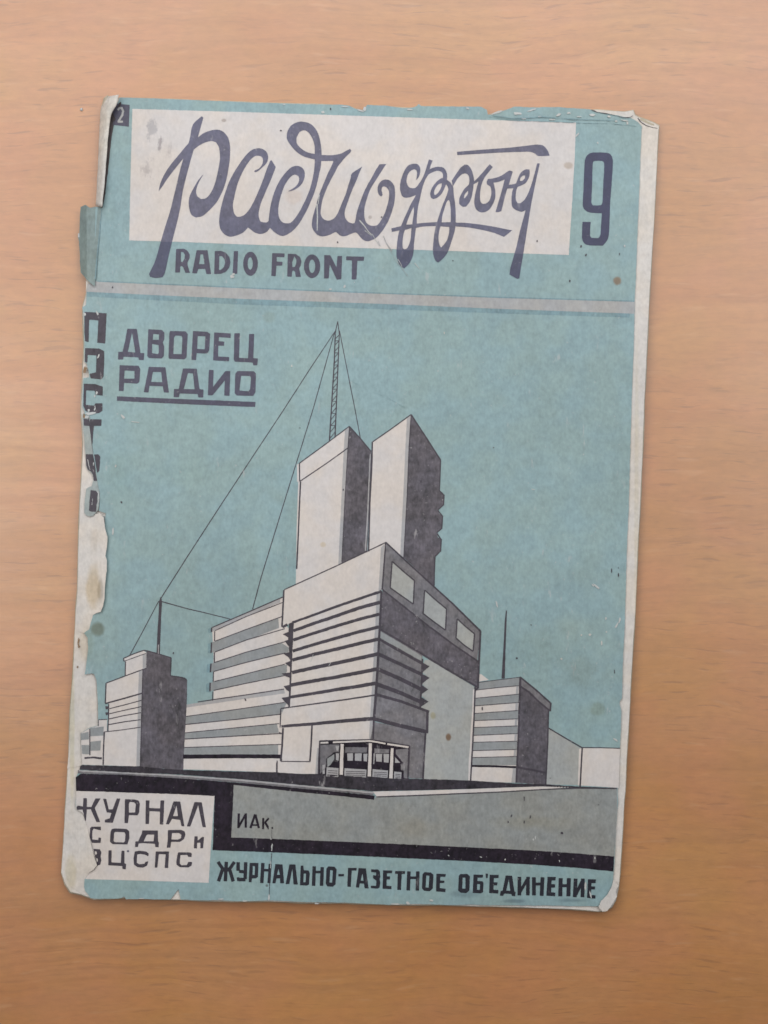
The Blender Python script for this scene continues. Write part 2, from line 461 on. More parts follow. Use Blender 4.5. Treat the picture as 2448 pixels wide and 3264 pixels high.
class Print:
    """flat printed ink laid on the cover, following its surface"""
    def __init__(self, name, parent, zf=None):
        self.name = name; self.parent = parent; self.items = {}; self.zf = zf or H
    def fill(self, level, mat, pts, holes=(), r=0.3):
        d = self.items.setdefault((level, mat), ([], []))
        d[0].append(rough(pts, r, 9, level * 1.7) if r else pts)
        for h_ in holes: d[1].append(rough(h_, r, 9, 5) if r else h_)
        return self
    def line(self, level, mat, pts, w, w2=None, r=0.3):
        n = []
        for i in range(len(pts) - 1):
            a = Vector(pts[i]); b_ = Vector(pts[i + 1]); k = max(1, int((b_ - a).length / 14))
            n += [tuple(a + (b_ - a) * j / k) for j in range(k)]
        n.append(pts[-1])
        # one piece per straight run keeps the outline simple at sharp joints
        for i in range(len(pts) - 1):
            a = pts[i]; b_ = pts[i + 1]
            L = math.hypot(b_[0] - a[0], b_[1] - a[1]) or 1
            ex = min(w * 0.4, L * 0.3) if len(pts) > 2 else 0
            ux, uy = (b_[0] - a[0]) / L, (b_[1] - a[1]) / L
            a2 = (a[0] - ux * ex * (i > 0), a[1] - uy * ex * (i > 0))
            b2 = (b_[0] + ux * ex * (i < len(pts) - 2), b_[1] + uy * ex * (i < len(pts) - 2))
            wa = w if w2 is None else w + (w2 - w) * i / (len(pts) - 1)
            wb = w if w2 is None else w + (w2 - w) * (i + 1) / (len(pts) - 1)
            self.fill(level, mat, stroke_poly([a2, b2], wa, wb), r=r * 0.8)
        return self
    def build(self):
        verts = []; faces = []; mi = []; mats = []
        for (lv, mat), (sol, hol) in sorted(self.items.items()):
            if mat not in mats: mats.append(mat)
            V_, F_ = triangulate(sol, hol)
            base = len(verts)
            verts += [to_world(x, y, self.zf(x, y) + lv * LAYER) for x, y in V_]
            for f in F_:
                a, b_, c_ = (V_[i] for i in f[:3])
                cr = (b_[0] - a[0]) * (c_[1] - a[1]) - (c_[0] - a[0]) * (b_[1] - a[1])
                f = [i + base for i in f]
                faces.append(f[::-1] if cr > 0 else f); mi.append(mats.index(mat))
        return link(self.name, verts, faces, mats, mi, self.parent)

def sheet(name, outline, zf, thick, mat, parent=None, grid=30, holes=()):
    """a piece of paper with real thickness"""
    V_, F_ = triangulate([outline], list(holes), grid)
    top = []; n = len(V_)
    for f in F_:
        a, b_, c_ = (V_[i] for i in f[:3])
        cr = (b_[0] - a[0]) * (c_[1] - a[1]) - (c_[0] - a[0]) * (b_[1] - a[1])
        top.append(list(f[::-1]) if cr > 0 else list(f))
    verts = [to_world(x, y, zf(x, y)) for x, y in V_]
    verts += [(a, b_, c_ - thick) for a, b_, c_ in verts]
    faces = top + [[i + n for i in f[::-1]] for f in top]
    cnt = {}
    for f in top:
        for i in range(len(f)):
            e = (f[i], f[(i + 1) % len(f)]); cnt[e] = cnt.get(e, 0) + 1
    for (a, b_) in cnt:
        if (b_, a) not in cnt: faces.append([b_, a, a + n, b_ + n])
    o = link(name, verts, faces, [mat], None, parent, False)
    return o

# ================================================================== TABLE
bm = bmesh.new()
bmesh.ops.create_cube(bm, size=1.0)
for v in bm.verts: v.co = Vector((v.co.x * 1.6, v.co.y * 1.1 , v.co.z * 0.028 - 0.014))
bmesh.ops.bevel(bm, geom=[e for e in bm.edges], offset=0.002, segments=2, affect='EDGES')
me = bpy.data.meshes.new('table_top'); bm.to_mesh(me); bm.free()
me.materials.append(MATS['beech_laminate'])
table = bpy.data.objects.new('table_top', me); scene.collection.objects.link(table)
table['kind'] = 'structure'

# ================================================================== PAGES
RIGHT_PAGE = [(2086,393),(2100,402),(2099,412),(2097,443),(2086,678),(2077,817),(2069,960),(2061,1126),(2054,1261),(2048,1442),(2039,1623),(2032,1758),(2029,1836),(2026,1926),(2017,2071),(2010,2180),(2004,2306),(1997,2414),(1993,2523),(1990,2547),(1981,2709),(1976,2782),(1972,2825),(1963,2868),(1950,2890),(1929,2903),(1907,2905)]
BOTTOM_PAGE = [(1813,2897),(1700,2893),(1560,2889),(1400,2884),(1240,2884),(1100,2878),(960,2877),(857,2872),(760,2873),(640,2870),(480,2864),(400,2862),(300,2866),(258,2850),(225,2843),(207,2816),(196,2780),(200,2726),(207,2602),(214,2490),(219,2410),(221,2349),(225,2253),(232,2156),(237,2060),(242,1941),(247,1881),(249,1796),(252,1690),(255,1609),(260,1537),(265,1416),(262,1356),(258,1310),(262,1225),(268,1100),(264,980),(276,936),(290,900),(318,640),(322,560),(330,450),(338,360),(350,330),(384,313)]
TOP_PAGE = [(500,316),(700,324),(858,329),(1000,333),(1110,338),(1140,352),(1165,353),(1175,338),(1300,346),(1400,342),(1530,345),(1552,368),(1600,358),(1640,345),(1783,346),(1880,352),(1900,351),(1990,357),(2018,352),(2024,368),(2036,374),(2052,380),(2070,386)]
page_outline = RIGHT_PAGE + BOTTOM_PAGE + TOP_PAGE
def jitter_outline(pts, off, seed, amp=2.0):
    cx, cy = 1160, 1600; out = []
    for x, y in rough(pts, 0.6, 22, seed):
        d = Vector((x - cx, y - cy)).normalized()
        k = off + amp * noise.noise(Vector((x * 0.01 + seed, y * 0.01, seed)))
        out.append((x + d.x * k, y + d.y * k))
    return out
mid = sheet('page', jitter_outline(page_outline, 0, 1.0, 1.0), H_under, 0.00012, 'page_paper', root)
for k, (off, mat) in enumerate([(-1.5, 'cream_paper'), (2.2, 'cream_paper'), (-2.0, 'page_paper'), (1.0, 'cream_paper'), (3.0, 'cream_paper')]):
    zt = Z_COVER - 0.00060 - k * 0.00058
    def zf(x, y, zt=zt, k=k):
        w = (H_under(x, y) - Z_COVER + 0.00035) * (1 - k * 0.2)
        return zt + w
    sheet('back_cover' if k == 4 else 'page', jitter_outline(page_outline, off, 3.1 + k, 2.2), zf, 0.00026, mat, root, 60)

# ================================================================== FRONT COVER
cover_left = [(270,2802),(283,2780),(308,2758),(297,2715),(285,2660),(270,2603),(262,2588),(247,2582),(241,2572),(243,2523),(241,2478),(259,2447),(262,2436),(260,2407),(257,2337),(286,2320),(313,2313),(312,2241),(307,2166),(300,2150),(295,2146),(270,2150),(275,2120),(279,2084),(281,2062),(279,2033),(268,2018),(284,2006),(292,1975),(295,1960),(309,1952),(320,1948),(327,1930),(331,1912),(334,1850),(339,1782),(335,1775),(341,1720),(342,1706),(331,1691),(335,1660),(337,1636),(325,1632),(315,1628),(318,1580),(313,1551),(307,1510),(298,1450),(292,1400),(285,1340),(284,1320),
              (266,1336),(263,1322),(272,1316),(262,1297),(264,1225),(266,1204),(284,1203),(283,1191),(277,1160),(269,1153),(268,1080),(267,1003),(262,980),(274,972),(276,936),(300,912),(305,850),(312,770),(320,700),(325,660),(334,560),(345,454),(350,388),(363,345),(378,322),(381,311)]
cover_top = [(500,314),(700,322),(800,327),(858,328),(905,330),(1000,333),(1080,333),(1114,337),(1130,345),(1143,349),(1150,353),(1163,351),(1167,338),(1171,334),(1234,337),(1274,344),(1306,345),(1328,338),(1335,331),(1342,338),(1400,339),(1533,340),(1552,350),(1555,365),(1568,366),(1602,354),(1638,340),(1700,342),(1783,341),(1840,346),(1881,348),(1899,356),(1930,360),(1964,367),(2010,376),(2034,389),(2046,403)]
cover_right = [(2042,480),(2038,600),(2032,745),(2027,889),(2023,959),(2021,1080),(2014,1261),(2009,1442),(2004,1623),(1998,1758),(1995,1865),(1992,1981),(1985,2125),(1983,2226),(1976,2235),(1975,2245),(1981,2266),(1979,2342),(1976,2386),(1971,2450),(1968,2512),(1970,2560),(1963,2637),(1960,2728),(1956,2782),(1952,2822),(1936,2850),(1909,2889)]
cover_bottom = [(1813,2888),(1741,2886),(1560,2886),(1498,2883),(1440,2885),(1317,2881),(1240,2884),(1100,2877),(965,2875),(910,2872),(857,2870),(760,2873),(690,2869),(640,2870),(576,2867),(572,2850),(569,2834),(556,2850),(543,2867),(470,2866),(402,2866),(396,2858),(388,2862),(377,2864),(320,2865),(288,2863),(279,2849),(271,2840),(268,2827)]
cover_outline = rough(cover_left + cover_top + cover_right + cover_bottom, 0.8, 10, 2.2)
cover = sheet('front_cover', cover_outline, H, 0.00012, 'teal_ink', root, 26)

def cv(name, label=None):
    p = Print(name, cover)
    return p

# ---- masthead panel, colour bands
p = cv('masthead_panel')
p.fill(1, 'cover_paper', [(422,347),(760,357),(1100,368),(1500,381),(1836,390),(1832,500),(1824,640),(1813,813),(1500,802),(1100,789),(800,780),(600,772),(412,766),(416,560)], r=0.5)
p.build()
p = cv('grey_band')
p.fill(1, 'band_grey', [(300,896),(500,905),(800,918),(1200,934),(1600,948),(2024,960),(2021,1000),(1800,992),(1600,985),(1200,968),(800,954),(500,941),(276,930),(280,905)])
p.fill(1, 'deep_teal_ink', [(276,930),(500,941),(800,954),(1200,968),(1600,985),(1800,992),(2008,999),(2006,1012),(1800,1006),(1600,999),(1200,985),(800,972),(500,957),(276,945)], r=0.8)
p.line(2, 'deep_teal_ink', [(310,896),(500,905),(800,918),(1200,934),(1600,948),(2022,960)], 4)
p.build()

# ---- title lettering (traced brush script)
T1 = lambda q: T(640,440,320,q); T2 = lambda q: T(820,380,320,q); T3 = lambda q: T(980,500,300,q)
T4 = lambda q: T(1220,480,300,q); T5 = lambda q: T(1440,440,340,q,1635.0); TA = lambda q: T(200,280,600,q)
p = cv('title_lettering')
def clip_below(poly):
    ey = lambda q: q[1] - (766 + (q[0] - 412) * 47 / 1401 + 1)
    out = []
    for i in range(len(poly)):
        a, b_ = poly[i - 1], poly[i]; da, db = ey(a), ey(b_)
        if (da > 0) != (db > 0):
            t = da / (da - db); out.append((a[0] + (b_[0] - a[0]) * t, a[1] + (b_[1] - a[1]) * t))
        if db > 0: out.append(b_)
    return out
def tp(poly, holes=()):
    q = smooth(poly)
    p.fill(3, 'violet_ink', q, [smooth(h_) for h_ in holes], r=0.25)
    lo = clip_below(q)      # where the violet lies over the blue ink it prints darker
    if len(lo) > 5: p.fill(4, 'overprint_ink', lo, r=0.0)
tp(TA([(1225,250),(1240,262),(1215,350),(1192,432),(1150,560),(1110,700),(1060,900),(1035,1060),(1000,1215),(965,1350),(940,1450),(920,1540),(900,1630),(880,1668),(820,1675),(770,1665),(760,1640),(785,1590),(815,1525),(840,1440),(865,1350),(905,1215),(945,1090),(985,930),(1030,740),(1062,625),(1108,490),(1125,420),(1148,320)]))
tp(TA([(845,912),(860,840),(905,745),(960,665),(1040,570),(1108,490),(1192,435),(1250,395),(1340,368),(1400,378),(1450,425),(1472,490),(1475,590),(1460,720),(1430,850),(1380,970),(1330,1040),(1280,1090),(1230,1130),(1175,1143),(1135,1120),(1115,1065),(1110,1010),(1120,950),(1150,890),(1190,820),(1242,758),(1200,830),(1175,905),(1185,955),(1220,980),(1265,970),(1310,915),(1345,830),(1370,720),(1385,620),(1378,530),(1350,480),(1310,468),(1260,480),(1200,510),(1155,545),(1062,625),(1000,700),(930,790),(880,865)]))
tp(T1([(880,550),(895,535),(960,505),(1005,450),(1028,385),(1020,330),(985,300),(925,292),(870,315),(820,360),(760,440),(700,545),(655,640),(610,750),(575,880),(548,1000),(530,1110),(540,1200),(565,1265),(600,1300),(655,1298),(730,1262),(800,1180),(870,1060),(930,930),(985,800),(1040,660),(1085,530),(1120,440),(1150,370),(1170,365),(1240,480),(1215,545),(1170,660),(1110,800),(1050,940),(1000,1060),(965,1180),(955,1260),(965,1330),(990,1375),(1040,1393),(1095,1390),(1125,1360),(1165,1380),(1165,1470),(1140,1490),(1100,1540),(1040,1575),(970,1585),(890,1560),(830,1515),(780,1480),(700,1560),(600,1605),(500,1630),(420,1610),(360,1560),(320,1490),(303,1400),(308,1300),(325,1190),(350,1080),(385,960),(420,850),(465,730),(520,620),(590,500),(665,390),(740,290),(810,220),(880,180),(970,168),(1040,190),(1090,235),(1112,300),(1105,370),(1075,430),(1010,490),(950,545),(900,565)]))
tp(T2([(510,1190),(580,1150),(640,1105),(680,1050),(692,990),(680,945),(645,920),(600,920),(545,960),(490,1030),(440,1120),(405,1220),(370,1340),(350,1450),(347,1550),(360,1620),(385,1670),(430,1710),(500,1720),(560,1705),(620,1640),(690,1540),(760,1410),(820,1280),(870,1150),(905,1020),(930,900),(945,790),(950,665),(870,645),(780,620),(690,570),(610,500),(545,420),(500,350),(485,280),(500,200),(545,120),(610,70),(700,40),(790,45),(880,75),(950,140),(1000,220),(1030,310),(1050,410),(1060,500),(1064,600),(1058,690),(1050,780),(1028,880),(1005,990),(975,1110),(930,1250),(875,1380),(820,1500),(750,1630),(680,1740),(600,1830),(520,1890),(430,1930),(350,1910),(270,1855),(215,1800),(188,1780),(187,1680),(195,1600),(210,1480),(240,1340),(280,1210),(330,1090),(400,970),(470,880),(540,810),(610,775),(690,775),(745,805),(780,860),(785,930),(770,1000),(735,1070),(680,1125),(610,1168),(540,1190)]),
   [T2([(948,575),(950,500),(945,430),(930,370),(890,280),(840,215),(790,185),(740,190),(695,220),(665,270),(648,330),(655,400),(700,460),(770,515),(850,552)])])
tp(T2([(1040,592),(1100,590),(1200,595),(1300,585),(1400,560),(1480,515),(1535,490),(1555,520),(1530,560),(1460,625)]) +
   T3([(590,100),(530,180),(480,280),(420,390),(360,510),(310,630),(270,740),(245,860),(232,980),(245,1040),(290,1100),(360,1122),(420,1110),(480,1070),(530,1000),(580,880),(630,760),(680,640),(720,500),(760,380),(785,290),(965,170),(920,270),(870,400),(820,510),(770,630),(730,740),(690,850),(660,950),(655,1030),(680,1100),(730,1150),(790,1172),(830,1165),(845,1110),(870,980),(910,850),(950,740),(1000,610),(1060,490),(1130,370),(1200,240),(1270,130),(1390,125),(1340,200),(1270,310),(1200,420),(1130,530),(1080,640),(1040,760),(1010,880),(1000,1000),(1010,1090),(1040,1160),(1100,1205),(1170,1215),(1240,1195),(1300,1110),(1360,1000),(1400,880),(1430,760),(1442,650),(1430,590),(1395,540),(1350,518),(1315,535),(1305,580),(1315,620),(1325,670),(1300,700),(1260,670),(1238,610),(1238,540),(1262,470),(1310,420),(1370,398),(1440,410),(1500,460),(1535,530),(1545,630),(1540,740),(1520,860),(1480,990),(1430,1120),(1370,1230),(1300,1330),(1220,1420),(1130,1470),(1050,1488),(980,1460),(920,1400),(880,1350),(840,1330),(760,1360),(690,1390),(620,1400),(560,1375),(510,1330),(480,1330),(400,1370),(320,1395),(240,1400),(170,1370),(110,1300),(78,1220),(85,1110),(110,1000),(145,880),(180,750),(215,640),(260,530),(310,410),(360,290),(410,190),(455,90)]) +
   T2([(1250,688),(1150,690),(1040,692)]))
tp(T4([(590,520),(600,450),(605,390),(590,345),(555,328),(510,345),(460,390),(430,460),(420,540),(435,600),(465,645),(520,662),(575,655),(620,610),(660,650),(650,740),(580,785),(530,805),(470,825),(400,830),(350,810),(320,750),(303,660),(310,560),(345,440),(390,340),(440,270),(500,240),(570,230),(620,245),(655,290),(662,350),(650,430),(625,480)]))
tp(T4([(620,610),(670,540),(720,440),(760,330),(790,230),(815,155),(880,175),(850,250),(825,335),(820,400),(760,490),(730,560),(700,650),(675,760),(650,870),(625,980),(610,1090),(600,1200),(600,1290),(585,1370),(570,1480),(555,1600),(545,1750),(530,1850),(500,1930),(450,2010),(380,2075),(310,2030),(265,1940),(243,1850),(245,1720),(262,1560),(290,1420),(330,1310),(380,1190),(440,1060),(500,930),(580,790)]),
   [T4([(545,990),(550,1080),(535,1180),(520,1300),(415,1305),(450,1200),(500,1080)]), T4([(390,1400),(505,1365),(500,1450),(490,1560),(465,1650),(430,1720),(390,1740),(355,1720),(347,1650),(355,1540),(370,1460)])])
tp(T4([(825,335),(880,305),(960,285),(1040,290),(1090,320),(1125,380),(1135,440),(1130,510),(1115,590),(1080,680),(1030,770),(960,830),(890,855),(850,830),(835,770),(850,700),(890,620),(950,550),(1010,500),(1060,480),(1060,420),(1040,380),(990,358),(930,362),(860,390),(800,430),(760,490),(740,450)]),
   [T4([(1040,575),(1035,630),(1005,700),(960,760),(920,785),(905,750),(915,690),(950,630),(990,590)])])
tp(T4([(1060,480),(1110,500),(1160,535),(1200,570),(1240,640),(1160,690),(1140,630),(1110,590),(1060,560)]))
tp(T4([(1160,680),(1130,780),(1080,900),(1030,1030),(990,1160),(950,1280),(925,1380),(905,1500),(890,1640),(885,1780),(905,1880),(940,1950),(980,1970),(1030,1930),(1090,1870),(1150,1780),(1200,1640),(1245,1500),(1275,1380),(1285,1250),(1285,1100),(1275,930),(1255,790),(1240,640),(1200,600)]),
   [T4([(1160,870),(1180,900),(1195,1000),(1200,1130),(1195,1260),(1040,1265),(1050,1150),(1090,1010),(1130,900)]), T4([(1020,1335),(1170,1345),(1170,1430),(1140,1560),(1090,1640),(1030,1710),(1000,1660),(985,1580),(985,1480),(1000,1400)])])
tp(T4([(150,1370),(330,1330),(500,1300),(700,1275),(950,1260),(1200,1260),(1300,1265)]) + T5([(60,1295),(200,1300),(400,1320),(600,1350),(750,1380),(925,1415),(800,1515),(650,1455),(450,1405),(250,1370),(60,1355)]) + T4([(1200,1330),(950,1330),(700,1340),(580,1365),(400,1390),(300,1405),(160,1435)]))
tp(T5([(0,650),(60,560),(130,460),(200,405),(250,415),(300,480),(330,570),(345,660),(400,610),(480,520),(560,425),(580,400),(630,445),(560,530),(500,610),(460,700),(440,800),(432,900),(445,980),(480,1010),(530,1000),(580,950),(605,870),(605,800),(590,745),(540,710),(535,670),(555,625),(620,620),(700,600),(780,565),(850,515),(890,495),(935,515),(910,600),(875,715),(930,710),(985,695),(1010,630),(1040,560),(1080,510),(1130,480),(1190,480),(1195,540),(1180,610),(1140,680),(1090,715),(1010,750),(990,800),(980,880),(985,950),(1010,995),(1050,1000),(1110,950),(1160,870),(1200,770),(1240,650),(1275,520),(1310,385),(1350,390),(1320,520),(1285,680),(1250,850),(1220,1000),(1195,1150),(1180,1250),(1155,1400),(1130,1560),(1105,1720),(1080,1870),(1055,2020),(1035,2150),(1000,2155),(885,2090),(900,1990),(945,1830),(985,1690),(1020,1540),(1050,1410),(1085,1280),(1120,1150),(1130,1105),(1075,1130),(1000,1110),(940,1070),(920,1020),(915,930),(925,830),(945,770),(850,775),(820,880),(790,1000),(760,1120),(720,1135),(670,1135),(710,1000),(750,860),(790,720),(810,635),(720,670),(640,685),(655,740),(668,820),(665,920),(630,1010),(580,1090),(520,1130),(450,1140),(390,1110),(355,1050),(345,980),(355,880),(380,770),(410,665),(335,710),(325,800),(305,900),(275,980),(220,1050),(160,1050),(115,1010),(115,930),(150,850),(200,770),(255,720),(270,660),(265,600),(240,555),(200,540),(150,560),(90,620),(40,700),(15,745)]),
   [T5([(250,810),(245,860),(200,920),(185,920),(200,860)]), T5([(1125,575),(1120,620),(1080,655),(1045,655),(1055,610),(1090,575)])])
tp(T5([(80,210),(500,175),(900,145),(1200,110),(1310,100),(1390,110),(1440,150),(1480,210),(1500,270),(1330,275),(1270,235),(1190,210),(1050,212),(700,225),(85,262)]))
p.build()

# ---- block lettering
def glyph(p, mat, fr, poly, holes=(), r=1.8, W=1659.0, level=2):
    p.fill(level, mat, chamfer(T(*fr, poly, W), r), [chamfer(T(*fr, h_, W), r * 0.7) for h_ in holes], r=0.22)
def gl(p, mat, fr, a, b_, w, level=2):
    q = T(*fr, [a, b_]); s_ = fr[2] / 1659.0
    p.fill(level, mat, chamfer(stroke_poly(q, w * s_), 1.2), r=0.2)
def oval(p, mat, fr, c_, R, hR, hc=None):
    hc = hc or c_
    p.fill(2, mat, T(*fr, ellipse(*c_, *R)), [T(*fr, ellipse(*hc, *hR))], r=0.22)

p = cv('subtitle_lettering'); f = (540,780,320); M_ = 'slate_ink'
glyph(p,M_,f,[(110,70),(240,65),(300,100),(335,160),(335,220),(300,290),(300,340),(340,465),(265,465),(225,370),(200,350),(180,360),(175,460),(95,460)],[[(190,120),(230,125),(255,170),(250,230),(215,285),(190,280)]])
glyph(p,M_,f,[(450,90),(630,90),(690,485),(610,485),(590,400),(475,400),(455,475),(375,470)],[[(515,160),(555,160),(580,320),(490,320)]])
glyph(p,M_,f,[(750,105),(850,100),(930,130),(990,200),(1010,290),(990,380),(930,450),(850,480),(740,485)],[[(825,190),(870,190),(910,240),(920,300),(900,370),(850,415),(820,415)]])
glyph(p,M_,f,[(1065,105),(1135,105),(1122,480),(1045,480)])
oval(p,M_,f,(1340,315),(122,200),(42,102),(1335,310))
f = (840,780,340)
glyph(p,M_,f,[(135,130),(328,135),(325,195),(205,190),(205,262),(295,265),(290,325),(200,325),(190,490),(120,485)])
glyph(p,M_,f,[(378,140),(500,145),(570,190),(590,260),(580,320),(555,370),(580,500),(500,500),(490,420),(460,400),(445,420),(440,500),(368,495)],[[(480,180),(510,230),(510,290),(485,345),(450,345),(445,270)]])
oval(p,M_,f,(755,335),(127,185),(48,105),(755,335))
glyph(p,M_,f,[(945,160),(1040,165),(1135,350),(1150,175),(1222,175),(1210,535),(1140,545),(1030,310),(1015,525),(940,525)])
glyph(p,M_,f,[(1285,180),(1565,185),(1560,250),(1460,250),(1445,540),(1370,540),(1375,245),(1285,240)])
p.build()

p = cv('issue_number')
p.fill(2,'number_ink',smooth(T(1600,280,600,[(800,570),(925,572),(960,590),(978,640),(970,800),(955,1000),(950,1125),(945,1265),(930,1340),(890,1390),(770,1388),(725,1370),(705,1320),(710,1180),(782,1182),(776,1300),(790,1322),(850,1325),(866,1300),(870,1265),(880,1105),(780,1100),(735,1080),(712,1040),(718,900),(730,640),(755,590)]),sub=2,corner=50),
       [smooth(T(1600,280,600,[(815,645),(885,645),(902,670),(893,850),(885,1010),(868,1035),(802,1035),(788,1010),(795,850),(800,665)]),sub=2,corner=60)])
p.build()
p = cv('price_box')
p.fill(2,'slate_ink',TA([(440,150),(470,138),(590,150),(583,342),(425,325),(415,290),(425,210)]))
p.line(3,'band_grey',TA([(484,196),(500,178),(520,178),(532,205),(525,240),(498,285),(488,300)]),6.5)
p.line(3,'band_grey',TA([(484,298),(530,298)]),6.5)
p.build()

p = cv('heading_lettering'); f = (340,980,560)
for poly, hs in [
 ([(195,200),(285,203),(320,430),(355,430),(350,498),(303,495),(300,472),(160,465),(155,492),(107,492),(110,418),(150,418),(175,310)],[[(240,240),(270,425),(200,418)]]),
 ([(393,205),(520,212),(545,235),(545,300),(530,330),(545,370),(540,460),(520,482),(400,478),(383,460),(385,400)],[[(440,250),(495,255),(492,305),(435,305)],[(430,345),(490,355),(492,430),(480,440),(428,430)]]),
 ([(600,222),(745,225),(765,250),(755,470),(735,490),(590,485),(583,470),(592,245)],[[(650,265),(705,268),(715,285),(708,440),(630,440),(636,285)]]),
 ([(815,222),(950,230),(978,250),(968,410),(945,435),(850,432),(845,498),(800,495)],[[(860,270),(932,272),(925,395),(855,390)]]),
 ([(1015,235),(1172,245),(1170,288),(1060,280),(1058,318),(1112,322),(1108,362),(1055,360),(1052,462),(1158,468),(1155,508),(1005,500)],[]),
 ([(1205,243),(1258,243),(1250,475),(1335,480),(1345,250),(1393,250),(1385,478),(1428,482),(1422,545),(1385,548),(1378,520),(1210,512),(1200,490)],[]),
 ([(122,545),(300,550),(318,580),(308,705),(290,720),(165,712),(160,790),(115,788)],[[(170,595),(262,600),(262,672),(165,672)]]),
 ([(398,560),(555,565),(588,805),(540,803),(530,745),(405,740),(395,803),(350,800)],[[(437,608),(515,610),(525,705),(420,703)]]),
 ([(720,575),(850,578),(878,772),(915,775),(912,850),(865,850),(860,818),(690,812),(682,848),(632,848),(635,770),(680,770)],[[(768,620),(815,622),(830,772),(728,770)]]),
 ([(965,588),(1010,590),(1005,750),(1120,600),(1168,600),(1160,835),(1110,832),(1115,690),(1000,830),(955,830)],[]),
 ([(1235,600),(1390,602),(1410,625),(1405,800),(1385,835),(1230,832),(1208,810),(1215,625)],[[(1270,645),(1355,648),(1362,665),(1355,770),(1340,790),(1258,785),(1255,770)]]),
]:
    glyph(p,'slate_ink',f,poly,hs,1.8)
p.fill(2,'slate_ink',T(*f,[(97,838),(500,856),(950,874),(1405,892),(1402,940),(950,922),(500,902),(97,882)]),r=0.5)
p.build()

# letters running down the spine edge
p = cv('spine_lettering'); f = (200,960,400)
glyph(p,'line_ink',f,[(288,140),(430,148),(580,160),(562,560),(455,550),(470,255),(350,245),(342,540),(295,530),(286,400)])
glyph(p,'line_ink',f,[(295,620),(480,625),(548,660),(550,780),(540,1000),(510,1035),(370,1020),(352,960),(440,940),(445,720),(330,710),(325,815),(292,800)])
glyph(p,'line_ink',f,[(278,1090),(430,1095),(530,1130),(530,1250),(440,1240),(420,1185),(310,1180),(305,1370),(415,1380),(430,1350),(525,1350),(525,1450),(480,1480),(400,1490),(300,1450),(272,1380)])
f = (200,1320,400)
glyph(p,'line_ink',f,[(355,66),(515,70),(510,155),(412,155),(402,250),(394,400),(375,330),(357,150)])
glyph(p,'line_ink',f,[(415,533),(470,530),(497,560),(485,750),(455,778),(440,700)])
p.build()

# ---- bottom left box and its lettering
p = cv('imprint_box')
p.fill(1,'cover_paper',[(243,2519),(450,2526),(684,2535),(672,2700),(665,2814),(450,2807),(272,2802),(280,2786),(306,2758),(296,2715),(284,2660),(269,2603),(262,2590),(247,2582),(242,2572)])
p.build()
p = cv('imprint_lettering'); a_ = (240,2530,260); b2_ = (420,2540,260); M_ = 'line_ink'
glyph(p,M_,a_,[(165,90),(238,90),(235,330),(215,560),(195,540),(150,330)],level=3)
glyph(p,M_,a_,[(25,270),(50,240),(165,260),(165,320),(35,330)],level=3,r=0.8)
glyph(p,M_,a_,[(225,265),(335,268),(335,315),(225,320)],level=3,r=0.2)
glyph(p,M_,a_,[(410,95),(515,95),(395,290),(505,575),(430,578),(320,330),(325,270)],level=3)
glyph(p,M_,a_,[(565,100),(630,105),(680,320),(760,315),(845,95),(915,100),(765,590),(600,585),(600,530),(700,500),(735,390),(640,380)],level=3)
glyph(p,M_,a_,[(1010,110),(1200,115),(1290,140),(1312,200),(1300,380),(1260,440),(1090,435),(1070,600),(1000,598)],[[(1110,165),(1200,175),(1230,210),(1215,380),(1090,385),(1090,200)]],level=3)
glyph(p,M_,b2_,[(285,70),(362,72),(355,225),(575,235),(585,70),(662,72),(640,565),(568,560),(575,300),(360,290),(350,555),(278,550)],level=3)
glyph(p,M_,b2_,[(850,90),(985,95),(1070,600),(1010,595),(985,470),(820,445),(755,560),(692,555)],[[(910,170),(940,390),(840,390)]],level=3)
glyph(p,M_,b2_,[(1275,105),(1425,110),(1508,620),(1440,615),(1350,170),(1190,605),(1120,600)],level=3)
glyph(p,M_,a_,[(330,670),(520,670),(520,745),(470,735),(375,710),(345,760),(345,930),(470,940),(470,890),(525,895),(515,1000),(340,1000),(295,900),(300,700)],level=3)
glyph(p,M_,a_,[(740,720),(800,705),(1040,715),(1095,760),(1100,900),(1060,1030),(760,1025),(705,980),(715,780)],[[(810,775),(1000,785),(1020,820),(1010,960),(990,990),(800,985),(780,960),(790,800)]],level=3)
glyph(p,M_,b2_,[(215,680),(530,685),(535,910),(550,920),(545,1025),(480,1020),(470,955),(235,940),(140,950),(125,1020),(65,1020),(75,905),(130,905),(205,740)],[[(320,765),(455,768),(445,900),(240,905),(300,780)]],level=3,r=1.2)
glyph(p,M_,b2_,[(735,675),(1000,670),(1075,700),(1092,770),(1060,860),(980,915),(800,915),(785,1035),(712,1035),(730,880)],[[(820,735),(960,735),(1010,770),(1000,840),(930,870),(805,865)]],level=3)
glyph(p,M_,b2_,[(1275,800),(1340,805),(1340,890),(1430,815),(1470,815),(1450,1045),(1395,1045),(1395,930),(1330,935),(1325,1050),(1262,1048)],level=3,r=1.0)
glyph(p,M_,a_,[(370,1118),(500,1130),(530,1190),(515,1270),(530,1350),(510,1440),(445,1462),(405,1290)],[[(395,1165),(430,1175),(440,1220),(405,1250)],[(425,1310),(450,1315),(460,1370),(438,1390)]],level=3,r=1.0)
glyph(p,M_,a_,[(675,1150),(740,1150),(735,1395),(925,1405),(940,1160),(1000,1155),(1000,1415),(1035,1430),(1025,1540),(960,1530),(955,1470),(670,1455)],level=3)
glyph(p,M_,b2_,[(60,1110),(160,1095),(290,1110),(345,1150),(335,1210),(280,1180),(180,1160),(110,1170),(100,1340),(150,1370),(260,1360),(280,1320),(340,1310),(310,1400),(220,1440),(120,1430),(45,1380),(35,1250)],level=3)
